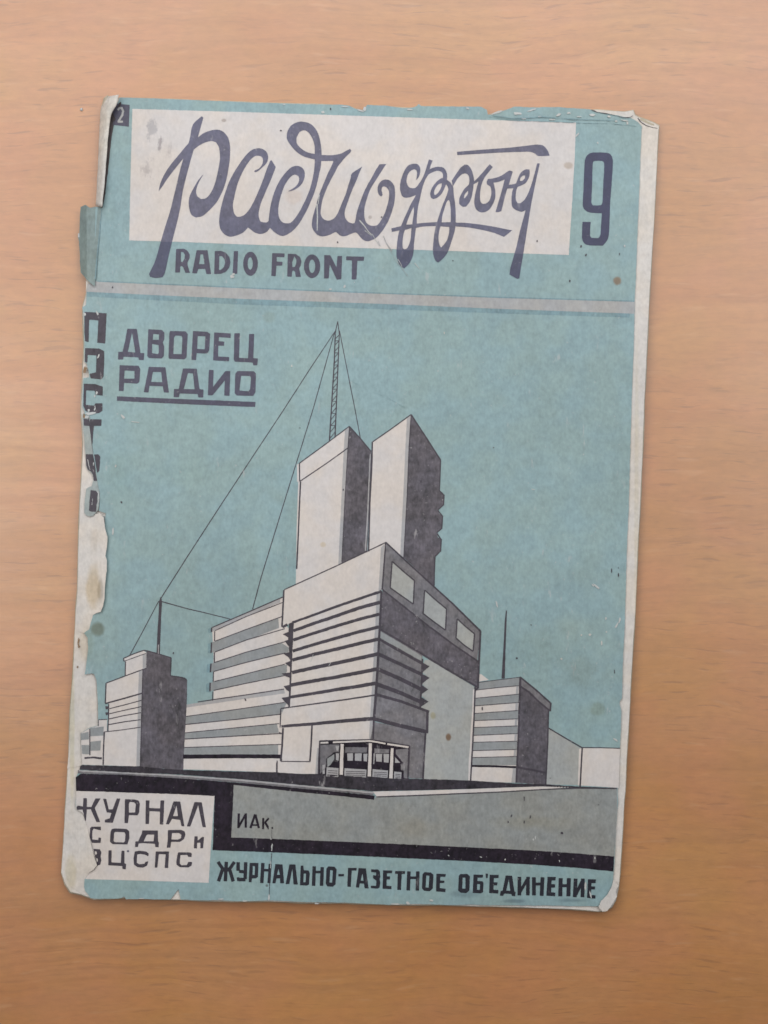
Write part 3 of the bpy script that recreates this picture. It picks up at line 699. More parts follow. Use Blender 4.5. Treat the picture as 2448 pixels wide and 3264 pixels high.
glyph(p,M_,b2_,[(487,1110),(757,1110),(740,1450),(668,1445),(690,1170),(550,1165),(520,1440),(467,1440)],level=3)
glyph(p,M_,b2_,[(945,1125),(1190,1130),(1222,1150),(1215,1225),(1145,1220),(1130,1180),(990,1185),(975,1350),(1010,1390),(1120,1385),(1150,1320),(1230,1325),(1215,1400),(1150,1435),(980,1430),(910,1380),(905,1320),(930,1170)],level=3)
p.fill(3,'number_ink',ellipse(408,2713,4,3.5,8))
p.build()

p = cv('artist_signature'); f = (740,2580,140)
for a2, b3, w in [((250,150),(235,705),85),((240,670),(520,165),80),((515,150),(515,690),85),((690,705),(865,190),85),((875,190),(1010,705),85),((760,590),(960,590),60),((1175,320),(1168,745),78),((1385,330),(1235,500),75),((1235,480),(1400,745),85),((1515,665),(1515,735),60)]:
    gl(p,'black_ink',f,a2,b3,w,level=4)
p.build()

# ---- publisher's line
p = cv('publisher_lettering'); M_ = 'press_black'; f = (680,2730,400)
for a2, b3, w in [((62,70),(135,180),44),((172,70),(158,328),46),((280,72),(205,180),44),((125,160),(68,328),46),((212,160),(262,330),46),((110,172),(225,172),50),
                  ((328,75),(326,190),46),((340,195),(420,205),42),((428,75),(420,300),46),((425,305),(335,305),48),((335,325),(325,275),36),
                  ((655,85),(640,352),46),((752,98),(735,352),40),((645,180),(745,182),34),
                  ((1334,130),(1325,388),46),((1440,140),(1430,388),46),((1330,205),(1440,205),34)]:
    gl(p,M_,f,a2,b3,w)
glyph(p,M_,f,[(480,85),(597,85),(590,270),(560,290),(510,290),(505,340),(467,340)],[[(522,125),(550,130),(545,245),(518,245)]],1.2)
glyph(p,M_,f,[(820,100),(915,105),(935,355),(885,355),(880,290),(835,290),(822,355),(780,355)],[[(862,165),(880,242),(842,242)]],1.2)
glyph(p,M_,f,[(1005,105),(1085,105),(1115,370),(1060,370),(1045,160),(1005,365),(955,365)],(),1.2)
glyph(p,M_,f,[(1155,120),(1190,120),(1195,180),(1260,185),(1275,220),(1265,370),(1240,385),(1145,380)],[[(1195,225),(1225,228),(1220,340),(1190,340)]],1.2)
glyph(p,M_,f,[(1520,130),(1600,135),(1630,170),(1615,370),(1580,400),(1505,395),(1487,360),(1495,160)],[[(1545,180),(1580,185),(1570,345),(1535,345)]],1.2)
f = (1060,2740,400)
for poly, hs in [([(78,190),(152,190),(150,222),(75,222)],[]),([(205,108),(320,110),(315,145),(255,145),(240,360),(195,358)],[]),
 ([(345,112),(440,115),(478,380),(425,380),(415,318),(360,315),(350,372),(308,368)],[[(395,180),(410,280),(372,278)]]),
 ([(510,128),(600,130),(625,155),(632,225),(622,260),(632,300),(622,370),(595,385),(505,378),(508,345),(575,345),(580,280),(535,245),(535,205),(575,210),(575,170),(510,165)],[]),
 ([(668,140),(790,145),(785,180),(720,182),(718,220),(762,222),(760,262),(716,262),(714,345),(780,350),(778,392),(662,385)],[]),
 ([(828,150),(960,152),(955,190),(915,190),(905,402),(855,400),(862,190),(825,188)],[]),
 ([(1215,165),(1300,170),(1335,200),(1325,380),(1285,420),(1210,412),(1182,380),(1190,195)],[[(1240,210),(1280,213),(1270,370),(1230,368)]]),
 ([(1372,185),(1498,190),(1492,228),(1425,228),(1422,275),(1480,280),(1475,310),(1420,310),(1418,375),(1495,385),(1490,430),(1368,420)],[])]:
    glyph(p,M_,f,poly,hs,1.2)
for a2, b3, w in [((1010,155),(1000,408),48),((1128,155),(1120,410),46),((1005,240),(1125,240),36)]: gl(p,M_,f,a2,b3,w)
f = (1440,2760,480)
for poly, hs in [([(95,90),(170,88),(200,115),(195,270),(160,300),(95,295),(70,270),(78,110)],[[(120,130),(150,130),(150,250),(115,250)]]),
 ([(240,95),(345,98),(342,130),(285,130),(282,165),(340,170),(350,190),(345,290),(320,302),(230,298)],[[(280,200),(312,203),(308,265),(278,262)]]),
 ([(372,85),(400,85),(395,135),(378,135)],[]),
 ([(418,98),(518,98),(515,135),(465,135),(462,180),(505,182),(500,215),(462,215),(460,262),(515,265),(512,305),(412,300)],[]),
 ([(595,105),(665,108),(690,280),(705,290),(698,335),(665,332),(655,310),(580,305),(565,330),(530,328),(538,280),(560,270)],[[(628,150),(645,275),(600,272)]]),
 ([(1055,120),(1148,122),(1142,160),(1100,160),(1098,200),(1140,202),(1138,240),(1096,240),(1094,290),(1142,295),(1138,335),(1042,328)],[]),
 ([(1500,145),(1590,150),(1585,190),(1540,190),(1538,225),(1580,228),(1578,260),(1537,260),(1534,318),(1585,325),(1580,362),(1490,352)],[]),
 ([(1560,320),(1585,325),(1582,362),(1558,345)],[])]:
    glyph(p,M_,f,poly,hs,1.2)
for a2, b3, w in [((745,120),(745,325),40),((750,290),(830,150),34),((840,120),(838,325),40),((905,125),(905,325),42),((1000,125),(990,330),42),((905,200),(1000,200),32),
                  ((1200,135),(1195,335),45),((1290,135),(1285,335),45),((1200,218),(1290,218),34),((1365,140),(1355,345),42),((1365,318),(1440,165),36),((1445,140),(1440,345),42)]:
    gl(p,M_,f,a2,b3,w)
p.build()

# ================================================================== ILLUSTRATION printed on the cover
S1 = lambda q: T(900,1000,600,q);  S2 = lambda q: T(880,1700,400,q); S3 = lambda q: T(1180,1700,400,q)
S4 = lambda q: T(1180,2100,400,q); S5 = lambda q: T(880,2040,400,q); M1 = lambda q: T(640,1840,400,q)
M2 = lambda q: T(560,2140,400,q);  N1 = lambda q: T(180,2060,400,q); Q = lambda q: T(1480,1900,600,q)
E1 = lambda q: T(980,2300,350,q);  L3 = lambda q: T(200,1700,400,q)
K = 'line_ink'; PW = 'cover_paper'; LG = 'pale_grey_ink'; G = 'grey_ink'; MG = 'mid_grey_ink'; DK = 'dark_wash_ink'; BK = 'black_ink'; LW = 'light_wall_ink'

# radio mast and aerial wires
p = cv('aerial_mast_print')
p.line(2, K, S1([(466,180),(458,420),(437,760),(415,1118)]), 3.4, 4.2)
p.line(2, K, S1([(502,180),(492,420),(478,760),(464,1092)]), 3.0, 3.8)
p.line(2, K, S1([(488,68),(474,130),(463,185)]), 2.4, 3.4)
p.line(2, K, S1([(488,68),(496,130),(503,185)]), 2.4, 3.0)
zz = 17
for i in range(zz):
    t0 = i / zz; t1 = (i + 0.75) / zz
    yl = 185 + (1118 - 185) * t1; yr = 185 + (1092 - 185) * t0
    xl = 465 + (415 - 465) * t1; xr = 502 + (464 - 502) * t0
    p.line(2, K, S1([(xl, yl), (xr, yr)]), 2.2)
    if i % 2: p.line(2, K, S1([(465 + (415 - 465) * t0, yr), (xr, yr)]), 2.2)
p.line(2, K, [(1068,1056),(990,1173),(903,1308),(780,1494),(700,1616),(600,1770),(511,1910)], 2.3, 3.2)
p.line(2, K, [(1066,1060),(1000,1297),(903,1610),(833,1838),(805,1942)], 2.3, 3.0)
p.line(2, K, S1([(504,150),(590,590),(640,840),(688,1098)]), 2.3, 2.6)
p.line(2, K, [(514,1917),(600,1941),(640,1950),(733,1973)], 3.2, 2.6)
p.line(2, K, [(506,1916),(450,2022),(414,2088)], 2.6, 2.8)
p.build()

# twin towers
p = cv('left_tower_print')
p.fill(1, PW, S1([(130,1330),(150,1318),(590,995),(575,1200),(550,1700),(522,2195),(430,2420),(118,2420),(126,1900),(140,1480),(130,1480)]))
p.fill(2, LG, S1([(552,1030),(588,1000),(575,1200),(553,1650),(524,2195),(493,2210),(522,1600),(541,1200)]))
p.fill(2, DK, S1([(590,990),(690,1100),(782,1212),(785,1300),(775,1450),(747,2105),(640,2150),(522,2195),(550,1650),(575,1200)]), r=0.5)
p.line(3, LG, S1([(775,1235),(765,1450),(750,1800),(732,2090)]), 3.0, 4.0, r=0.8)
p.line(3, K, S1([(150,1318),(380,1150),(590,992)]), 3.2)
p.line(3, K, S1([(590,992),(690,1102),(782,1214)]), 3.6)
p.line(3, K, S1([(150,1318),(153,1478)]), 3.6)
p.line(3, K, S1([(153,1478),(380,1325),(580,1182)]), 3.4)
p.line(3, K, S1([(160,1480),(150,1700),(140,1950),(126,2250)]), 4.6)
p.line(3, K, S1([(590,1000),(576,1200),(550,1650),(523,2195)]), 2.2)
p.build()
p = cv('right_tower_print')
p.fill(1, PW, S1([(795,1130),(1135,888),(1125,1100),(1072,2150),(915,2020),(755,2100),(775,1600)]))
p.fill(2, LG, S1([(1098,915),(1135,890),(1118,1150),(1100,1600),(1070,2150),(1040,2120),(1066,1600),(1086,1150)]))
p.fill(2, DK, S1([(1135,888),(1270,1095),(1395,1290),(1385,1560),(1425,1600),(1420,1682),(1396,1700),(1372,1728),(1382,1760),(1412,1785),(1405,1892),(1380,1905),(1360,1932),(1372,1970),(1400,1992),(1395,2090),(1366,2112),(1345,2145),(1340,2260),(1337,2402),(1200,2270),(1070,2150),(1100,1600),(1118,1150)]), r=0.5)
p.line(3, K, S1([(795,1130),(970,1008),(1135,888)]), 3.4)
p.line(3, K, S1([(1135,888),(1270,1095),(1395,1290)]), 4.2)
p.line(3, K, S1([(793,1128),(788,1350),(772,1650),(760,2095)]), 4.6)
p.line(3, K, S1([(1135,895),(1118,1150),(1100,1600),(1070,2150)]), 3.0)
p.line(3, K, S1([(1395,1290),(1390,1420),(1385,1560)]), 3.4)
for q in ([(1385,1560),(1425,1600),(1420,1684),(1372,1728)],[(1372,1735),(1412,1785),(1405,1892),(1360,1930)],[(1362,1935),(1400,1992),(1395,2090),(1345,2142)],[(1345,2145),(1340,2260),(1337,2400)]):
    p.line(3, K, S1(q), 4.0)
p.build()

# main block
p = cv('main_block_print')
front = S2([(230,1190),(800,985),(1385,770),(1360,1250),(1345,1500)]) + S5([(1345,180),(1325,560),(1300,1020),(1280,1310),(900,1318),(570,1330),(560,1770),(10,1770),(60,1600),(62,900),(180,890),(195,500),(210,0)])
p.fill(2, PW, front)
p.fill(2, PW, S2([(108,745),(800,430),(1455,118),(1400,748),(800,980),(70,1235)]))
p.fill(3, LG, S2([(1387,185),(1430,150),(1400,745),(1355,760)]))
p.fill(3, LG, S2([(1330,800),(1385,780),(1365,1250),(1345,1560),(1285,1560),(1310,1250)]))
p.fill(3, LG, S5([(1300,40),(1345,20),(1325,560),(1300,1000),(1275,1312),(1228,1312),(1250,900),(1275,500)]))
p.fill(3, MG, S3([(205,125),(700,575),(1455,1290),(1435,1500),(1415,1690),(1100,1480),(700,1180),(165,750)]), r=0.5)
p.fill(3, DK, S3([(165,755),(700,1180),(1100,1480),(1440,1700),(1425,2030),(1385,2025),(1000,1780),(700,1600),(400,1420),(128,1262)]), r=0.6)
for wq in ([(290,370),(440,505),(585,625),(570,935),(420,830),(265,720)],[(720,750),(865,880),(1010,1000),(995,1280),(850,1175),(700,1060)],[(1150,1130),(1265,1235),(1380,1330),(1360,1560),(1245,1480),(1135,1385)]):
    p.fill(4, 'light_wall_ink', S3(wq))
    for a2, b3 in zip(wq, wq[1:] + wq[:1]): p.line(5, K, S3([a2, b3]), 4.2)
p.line(4, K, S2([(108,745),(800,430),(1455,118)]), 3.4)
p.line(4, K, S2([(103,750),(90,1000),(78,1238)]), 5.2)
p.line(4, K, S2([(85,1240),(150,1205)]), 8)
p.fill(4, K, S2([(170,1195),(235,1165),(225,1400),(212,1659),(178,1659),(160,1400)]), r=0.7)
p.line(4, K, S2([(215,1178),(500,1078),(800,965),(1100,865),(1395,765)]), 7.5, 8.5, r=0.8)
p.line(4, K, S2([(230,1288),(500,1190),(800,1090),(1100,985),(1375,912)]), 9.5, 11.5, r=0.8)
p.line(4, K, S2([(225,1410),(500,1320),(800,1225),(1100,1135),(1365,1068)]), 9.5, 10, r=0.8)
p.line(4, K, S2([(220,1555),(500,1470),(800,1385),(1100,1300),(1358,1238)]), 9.5, 10.5, r=0.8)
p.line(4, K, S2([(215,1675),(500,1600),(800,1530),(1100,1455),(1350,1400)]), 10.5, 11, r=0.8)
p.line(4, K, S5([(210,430),(500,365),(800,305),(1100,240),(1340,185)]), 11, 12, r=0.8)
p.line(4, K, S5([(195,595),(500,540),(800,490),(1100,430),(1330,385)]), 11, 12, r=0.8)
p.line(4, K, S5([(185,755),(500,705),(800,655),(1100,610),(1315,572)]), 9, 12, r=0.8)
p.line(4, K, S5([(65,905),(500,845),(900,790),(1310,728)]), 3.8, 5, r=0.4)
p.line(4, K, S5([(70,1142),(500,1108),(900,1070),(1290,1038)]), 8.5, 12.5, r=0.8)
p.line(4, K, S5([(205,0),(195,400),(185,650),(172,885)]), 5.5)
p.line(4, K, S5([(63,905),(60,1020),(55,1140)]), 3.2)
p.line(4, K, S5([(92,1165),(80,1400),(62,1600)]), 6.0)
p.line(4, K, S5([(475,1130),(465,1350),(448,1600)]), 5.2)
p.line(4, K, S5([(60,1604),(250,1606),(455,1608)]), 3.2)
p.line(4, K, S5([(10,1620),(8,1770)]), 4.4)
for q in ([(85,1335),(170,1300),(200,1385),(150,1372)],):
    p.fill(4, K, S2(q), r=0.8)
for q in ([(118,1425),(220,1385),(215,1530),(160,1490)],[(95,1590),(215,1560),(212,1700),(160,1640)]):
    p.fill(4, K, S2(q), r=0.8)
for q in ([(118,305),(205,270),(202,375)],[(72,445),(200,425),(195,505),(130,480)],[(100,610),(195,588),(190,690),(140,660)],[(72,765),(185,745),(178,880),(115,820)]):
    p.fill(4, K, S5(q), r=0.8)
# corner edge
p.line(5, K, S2([(1448,120),(1425,450),(1402,745)]), 4.4)
p.line(5, K, S2([(1392,765),(1370,1250),(1350,1600)]) + S5([(1340,400),(1320,700),(1295,1040)]), 6.5, 8.5)
p.line(5, K, S5([(1292,1040),(1282,1310)]), 5.5)
# shaded side with floor bands
p.fill(3, MG, S3([(130,1270),(400,1430),(690,1605)]) + S4([(680,400),(668,650),(400,570),(80,480),(95,150)]) + S3([(105,1750),(118,1500)]), r=0.5)
p.fill(4, 'grey_ink', S3([(135,1295),(400,1450),(680,1625),(680,1690),(400,1530),(125,1385)]), r=0.4)
p.line(4, K, S3([(125,1265),(400,1425),(680,1592),(1000,1790),(1390,2015)]), 6.5, 6, r=0.7)
p.line(4, K, S3([(125,1400),(400,1558),(690,1722)]), 9.5, 9, r=0.7)
p.line(4, K, S3([(115,1600),(400,1730),(685,1868)]), 11, r=0.7)
p.line(4, K, S3([(100,1795),(400,1925),(680,2065)]), 12.5, 12, r=0.7)
p.line(4, K, S4([(90,335),(400,450),(670,570)]), 13, 12, r=0.7)
p.line(4, K, S4([(85,475),(400,560),(780,700)]), 9.5, 8, r=0.6)
p.fill(3, MG, S4([(85,480),(400,575),(775,705),(755,985),(400,880),(50,795)]), r=0.5)
p.fill(3, MG, S4([(45,830),(400,910),(735,990),(715,1300),(700,1585),(515,1578),(518,1160),(250,1110),(0,1075)]), r=0.5)
p.line(4, K, S4([(50,795),(400,885),(750,965)]), 11.5, 13, r=0.7)
p.line(4, K, S4([(758,700),(752,985)]), 8.0)
p.line(4, K, S4([(732,985),(715,1250),(698,1585)]), 6.0)
# big plain wall
p.fill(3, LW, S4([(790,8),(1080,190),(1375,370),(1372,600),(1345,1200),(1320,1612),(1000,1600),(705,1590),(720,1300),(735,990),(765,980),(775,690),(668,640),(690,560),(760,560),(682,490),(690,400),(760,410),(685,330),(700,200),(780,250),(690,180),(705,120),(778,95),(710,60),(720,20)]))
p.fill(4, PW, S4([(1358,410),(1377,400),(1375,600),(1352,1100),(1330,1615),(1295,1615),(1305,1300),(1318,1180),(1330,900),(1345,760)]), r=0.5)
for q in ([(685,45),(785,98),(685,185)],[(680,195),(785,250),(680,335)],[(672,340),(768,405),(670,475)],[(660,495),(772,565),(655,645)]):
    p.fill(5, K, S4(q), r=0.6)
p.line(4, K, S4([(690,0),(680,300),(660,655)]), 5.5)
p.line(5, K, S4([(1388,360),(1372,800),(1350,1200),(1327,1615)]), 4.6)
p.line(5, K, S3([(205,118),(700,575),(1080,920),(1458,1292)]), 4.6, 5.5)
p.line(5, K, S3([(1458,1292),(1438,1700),(1425,2050)]), 6.0)
p.line(5, K, S3([(165,745),(700,1170),(1100,1470),(1430,1695)]), 5.0, r=0.5)
p.line(5, K, S3([(1380,2010),(1425,2040),(1390,2074)]), 6.0)
p.build()

# entrance with columns
p = cv('entrance_print')
p.fill(4, BK, E1([(180,300),(560,285),(960,275),(1250,330),(1540,378),(1520,870),(1300,860),(160,800)]), r=0.4)
p.fill(5, MG, E1([(192,350),(480,345),(480,460),(400,465),(285,560),(280,690),(190,792)]))
p.fill(5, LG, E1([(225,660),(262,650),(262,790),(228,792)]))
p.fill(5, MG, E1([(570,385),(905,390),(895,470),(570,470)])); p.fill(5, MG, E1([(1010,405),(1235,420),(1230,480),(1010,478)]))
p.fill(5, MG, E1([(1335,425),(1522,405),(1505,860),(1455,850),(1450,620),(1335,490)]))
p.fill(5, G, E1([(300,560),(405,490),(405,570),(350,650),(300,690)]))
p.fill(5, LG, E1([(1325,540),(1402,622),(1322,622)]))
for q in ([(600,480),(690,478),(685,590),(605,590)],[(715,480),(822,478),(815,595),(717,590)],[(845,485),(905,485),(898,603),(850,597)],[(1030,490),(1128,488),(1122,608),(1040,602)],[(1150,490),(1232,490),(1226,620),(1155,615)],[(428,480),(478,480),(470,592),(430,582)],[(1000,480),(1018,480),(1010,640),(995,640)],[(425,365),(478,365),(465,440),(440,440)]):
    p.fill(5, LG, E1(q))
for q in ([(290,688),(472,705),(465,838),(285,828)],[(560,705),(892,725),(885,845),(556,818)],[(985,718),(1218,740),(1210,855),(980,832)],[(1310,755),(1422,765),(1415,873),(1308,862)]):
    p.fill(5, LG, E1(q))
    x0, x1 = q[0][0], q[1][0]; y0, y1 = (q[0][1] + q[1][1]) / 2, (q[2][1] + q[3][1]) / 2
    for k in (0.32, 0.55, 0.78):
        p.line(6, K, E1([(x0 + 18, y0 + (y1 - y0) * k), (x1 - 18, y0 + (y1 - y0) * k + 8)]), 2.0)
p.line(6, PW, E1([(188,322),(315,316)]), 5.4); p.line(6, PW, E1([(385,314),(660,302),(940,292)]), 5.4)
p.line(6, PW, E1([(940,292),(1080,315),(1180,335)]), 5.0); p.line(6, PW, E1([(1205,340),(1380,365),(1528,388)]), 5.4)
for q in ([(500,335),(548,340),(536,805),(484,802)],[(930,325),(974,330),(962,830),(908,828)],[(1262,400),(1302,405),(1287,860),(1234,855)]):
    p.fill(6, PW, E1(q), r=0.5)
p.line(6, K, E1([(188,290),(172,560),(165,790)]), 5.0)
p.line(6, K, E1([(1545,372),(1530,600),(1518,868)]), 5.0)
p.fill(5, LG, E1([(150,400),(178,400),(165,790),(120,790),(135,560)]))
p.line(6, K, E1([(190,290),(560,280),(950,270)]), 3.0); p.line(6, K, E1([(950,270),(1250,318),(1545,366)]), 3.4)
p.build()

# striped wing
p = cv('striped_wing_print')
p.fill(1, PW, [(676,2003),(790,1950),(902,1903),(905,1990),(930,2010),(927,2100),(924,2260),(905,2262),(895,2400),(900,2430),(883,2462),(720,2456),(584,2452),(588,2350),(592,2256),(640,2243),(681,2233),(680,2080)])
p.fill(2, LG, M1([(150,670),(600,478),(1050,288),(1050,330),(600,520),(188,708),(150,722)]))
p.fill(2, G, M1([(150,860),(600,690),(1025,545),(1035,670),(600,835),(190,985),(145,992)]))
p.fill(2, G, M1([(138,1140),(600,995),(1070,868),(1165,930),(1160,992),(600,1125),(170,1242),(130,1252)]))
p.fill(2, G, M1([(130,1392),(600,1275),(1140,1150),(1140,1245),(1090,1302),(600,1400),(170,1492),(125,1506)]))
p.fill(2, LG, M2([(140,440),(800,335),(1430,228),(1445,290),(800,380),(140,478)]))
p.fill(2, G, M2([(130,598),(800,505),(1470,412),(1400,560),(1375,570),(800,632),(130,702)]))
p.fill(2, G, M2([(122,815),(700,760),(1340,698),(1365,812),(700,860),(120,892)]))
p.fill(2, G, M2([(110,1010),(700,990),(1355,973),(1355,1100),(105,1105)]))
p.fill(3, BK, M2([(95,1102),(700,1095),(1400,1100),(1400,1150),(700,1148),(95,1155)]), r=0.6)
for q, w in (([(150,664),(600,472),(1088,260)],3.6),([(188,706),(600,520),(1082,333)],2.6),([(188,845),(600,690),(1072,520)],2.8),([(188,988),(600,830),(1110,680)],2.8),
             ([(185,1125),(600,990),(1165,838)],2.8),([(170,1246),(600,1125),(1120,1000)],2.8),([(180,1378),(600,1275),(1110,1150)],2.8),([(170,1496),(600,1402),(1120,1298)],2.8),
             ([(-40,1648),(160,1618),(600,1555),(1100,1478)],3.2),([(144,665),(142,722)],4.4),([(183,712),(182,845)],3.2),([(142,862),(136,1000)],4.4),([(180,990),(178,1130)],3.4),
             ([(134,1140),(127,1256)],4.6),([(167,1250),(164,1385)],3.4),([(124,1392),(120,1510)],4.4),([(160,1512),(156,1630)],3.2)):
    p.line(3, K, M1(q), w)
for q, w in (([(135,596),(800,503),(1440,410)],2.6),([(130,702),(800,635),(1380,567)],2.8),([(125,812),(800,745),(1370,690)],2.6),([(120,895),(800,855),(1390,822)],3.0),([(115,1006),(800,983),(1400,965)],2.6),([(1342,1180),(1340,1332)],3.4),([(1388,490),(1380,742)],3.0),([(1365,810),(1400,825)],5.0),([(1370,1110),(1400,1180)],6.0)):
    p.line(3, K, M2(q), w)
for q in ([(95,680),(140,668),(140,735),(98,740)],[(90,880),(132,870),(130,1005),(95,1000)],[(82,1150),(128,1140),(120,1262),(80,1258)],[(72,1408),(118,1396),(114,1520),(70,1515)]):
    p.fill(1, 'deep_teal_ink', M1(q), r=0.8)
p.build()

# small building at the left
p = cv('left_house_print')
p.fill(1, PW, N1([(555,972),(670,970),(665,1130),(620,1575),(340,1565),(330,1440),(322,1150),(440,1085),(553,1055)]))
p.fill(2, G, N1([(445,1082),(625,1060),(618,1180),(445,1190)])); p.fill(2, G, N1([(447,1262),(590,1245),(580,1378),(450,1382)]))
p.fill(2, G, N1([(322,1152),(425,1130),(430,1230),(325,1242)])); p.fill(2, G, N1([(330,1305),(430,1305),(440,1430),(340,1422)]))
p.line(2, K, N1([(370,1478),(480,1470),(600,1482)]), 6, r=0.8)
p.line(3, K, N1([(440,1090),(442,1440)]), 3.4)
p.line(3, K, N1([(558,972),(668,965)]), 2.6)
p.line(3, K, N1([(556,972),(555,1055)]), 2.0)
p.fill(1, PW, N1([(885,160),(1150,55),(1190,85),(1190,290),(1140,312),(1135,600),(1108,1590),(620,1572),(630,1130),(690,1120),(690,750),(645,756),(655,490),(905,388),(912,205)]))
p.fill(2, LG, N1([(1090,332),(1140,312),(1132,640),(1105,1590),(1055,1588),(1070,1100),(1080,640)]))
p.fill(2, LG, N1([(1140,115),(1190,90),(1190,290),(1140,310)]))
p.fill(2, DK, [(467,2072),(505,2082),(545,2097),(543,2153),(575,2157),(590,2160),(597,2168),(595,2250),(589,2350),(584,2457),(520,2450),(447,2444),(450,2320),(452,2205),(457,2133),(466,2128)], r=0.6)
for q, w in (([(655,488),(900,395),(1145,305)],3.2),([(655,488),(646,755)],3.8),([(646,757),(890,690),(1135,620)],4.6),([(690,760),(688,940),(678,1125)],3.6),([(630,1132),(870,1105),(1112,1070)],2.6),
             ([(632,1130),(622,1350),(617,1568)],4.4),([(700,825),(900,775),(1122,715)],3.0),([(700,892),(900,845),(1118,798)],3.0),([(698,960),(900,915),(1115,878)],3.2),([(690,1035),(900,998),(1112,970)],3.2),
             ([(912,200),(908,388)],3.2),([(885,160),(1020,100),(1155,52)],3.0),([(895,197),(1040,145),(1182,95)],2.2),([(885,158),(892,200)],3.2),([(1143,312),(1132,640),(1108,1590)],3.0),
             ([(1155,52),(1330,95),(1518,152)],3.4),([(1516,152),(1506,388)],3.6),([(1190,290),(1143,308)],3.0),([(1506,388),(1660,412),(1720,440)],3.4)):
    p.line(3, K, N1(q), w)
for q in ([(645,790),(690,795),(690,825),(650,835)],[(645,875),(690,870),(688,900),(655,915)]): p.fill(3, K, N1(q), r=0.6)
p.fill(3, K, L3([(1292,842),(1303,845),(1312,905),(1302,1100),(1292,1350),(1283,1592),(1240,1590),(1252,1300),(1268,1050),(1272,905)]))
p.line(4, LG, L3([(1268,1470),(1262,1590)]), 2.6)
p.build()

# right hand block
p = cv('right_block_print')
p.fill(1, PW, Q([(110,765),(485,718),(480,1150),(460,1645),(35,1632),(45,1400),(75,1000),(85,830)]))
for q in ([(112,765),(300,740),(487,717),(485,788),(300,805),(108,826)],[(100,902),(480,866),(478,938),(95,966)],[(90,1036),(475,1010),(472,1082),(85,1096)],[(85,1160),(470,1146),(468,1212),(80,1226)],[(80,1290),(465,1280),(462,1352),(75,1360)],[(72,1425),(460,1415),(458,1490),(67,1490)]):
    p.fill(2, G, Q(q))
    p.line(3, K, Q([q[0], ((q[0][0] + q[-4 if len(q) > 4 else 1][0]) / 2, (q[0][1] + q[-4 if len(q) > 4 else 1][1]) / 2)]), 2.2) if False else None
for q in ([(110,763),(300,738),(490,715)],[(106,828),(300,806),(482,790)],[(100,900),(480,864)],[(95,968),(478,938)],[(90,1034),(475,1008)],[(85,1098),(472,1082)],[(85,1158),(470,1144)],[(80,1228),(468,1212)],[(80,1288),(465,1279)],[(75,1362),(462,1352)],[(72,1423),(460,1413)]):
    p.line(3, K, Q(q), 2.3)
p.line(3, BK, Q([(65,1497),(260,1500),(462,1508)]), 6.5, r=0.5)
for y0, y1 in ((790,862),(940,1006),(1084,1142),(1214,1276),(1354,1412)):
    sx = 480 - (y0 - 790) * 0.034
    p.fill(3, LG, Q([(sx - 22, y0), (sx - 2, y0 - 2), (sx - 6, y1), (sx - 26, y1 + 2)]), r=0.2)
p.fill(3, LG, Q([(430,1515),(458,1515),(450,1645),(415,1642)]), r=0.2)
p.fill(2, DK, Q([(495,720),(760,950),(745,1010),(740,1200),(720,1662),(458,1645),(475,1150)]), r=0.5)
p.fill(3, MG, Q([(503,722),(640,838),(760,945),(752,1005),(630,895),(505,792)]))
p.line(4, K, Q([(490,713),(635,830),(762,945),(757,1015)]), 5.2)
p.line(4, K, Q([(500,800),(570,845),(650,925),(750,1008)]), 5.5)
p.line(4, K, Q([(492,715),(480,1150),(458,1645)]), 5.8)
p.line(4, K, Q([(742,1010),(735,1300),(718,1662)]), 4.2)
p.line(4, K, Q([(460,1506),(600,1532),(722,1558)]), 6.0, r=0.5)
p.fill(3, K, Q([(366,126),(376,128),(374,180),(362,500),(357,725),(328,728),(345,450),(358,200)]), r=0.4)
p.fill(1, PW, Q([(125,688),(150,690),(215,738),(120,756)]))
p.build()
p = cv('low_wall_print')
p.fill(1, LW, Q([(742,1165),(880,1252),(1025,1342),(1005,1665),(718,1660),(735,1300)]))
p.fill(1, PW, Q([(1025,1340),(1372,1342),(1360,1690),(1200,1680),(1005,1668)]))
p.fill(2, PW, Q([(1012,1345),(1035,1345),(1018,1668),(1000,1668),(1006,1500)]))
p.line(2, K, Q([(742,1163),(880,1245),(1035,1335)]), 4.2)
p.line(2, K, Q([(1035,1335),(1200,1336),(1374,1342)]), 3.0)
p.line(3, K, Q([(1039,1338),(1030,1500),(1020,1692)]), 4.8)
p.build()

# ground, kerb and black frame
p = cv('street_print')
p.fill(5, 'asphalt_ink', [(256,2441),(262,2438),(350,2441),(447,2443),(520,2450),(584,2454),(720,2458),(883,2462),(960,2467),(1017,2467),(1080,2472),(1180,2476),(1290,2482),(1349,2483),(1420,2485),(1500,2488),(1643,2497),(1740,2500),(1842,2507),(1964,2511),(1966,2514),(1842,2513),(1733,2507),(1600,2511),(1480,2515),(1340,2519),(1190,2522),(1080,2512),(960,2502),(760,2483),(560,2468),(400,2462),(253,2453)], r=0.8)
p.line(4, MG, [(248,2460),(400,2465),(560,2475),(760,2489),(960,2508),(1190,2529)], 10, 11, r=0.7)
p.line(5, LG, [(252,2457),(400,2464),(560,2472),(760,2486),(960,2505),(1190,2527)], 4, 5, r=0.9)
p.fill(5, PW, [(1188,2523),(1340,2520),(1480,2516),(1600,2511),(1733,2506),(1830,2509),(1733,2515),(1600,2523),(1480,2527),(1340,2533),(1200,2538)], r=0.4)
p.line(6, K, [(1200,2540),(1340,2535),(1480,2529),(1600,2524),(1733,2516),(1850,2512),(1966,2513)], 3.0, 3.4)
p.build()
p = cv('black_frame_print')
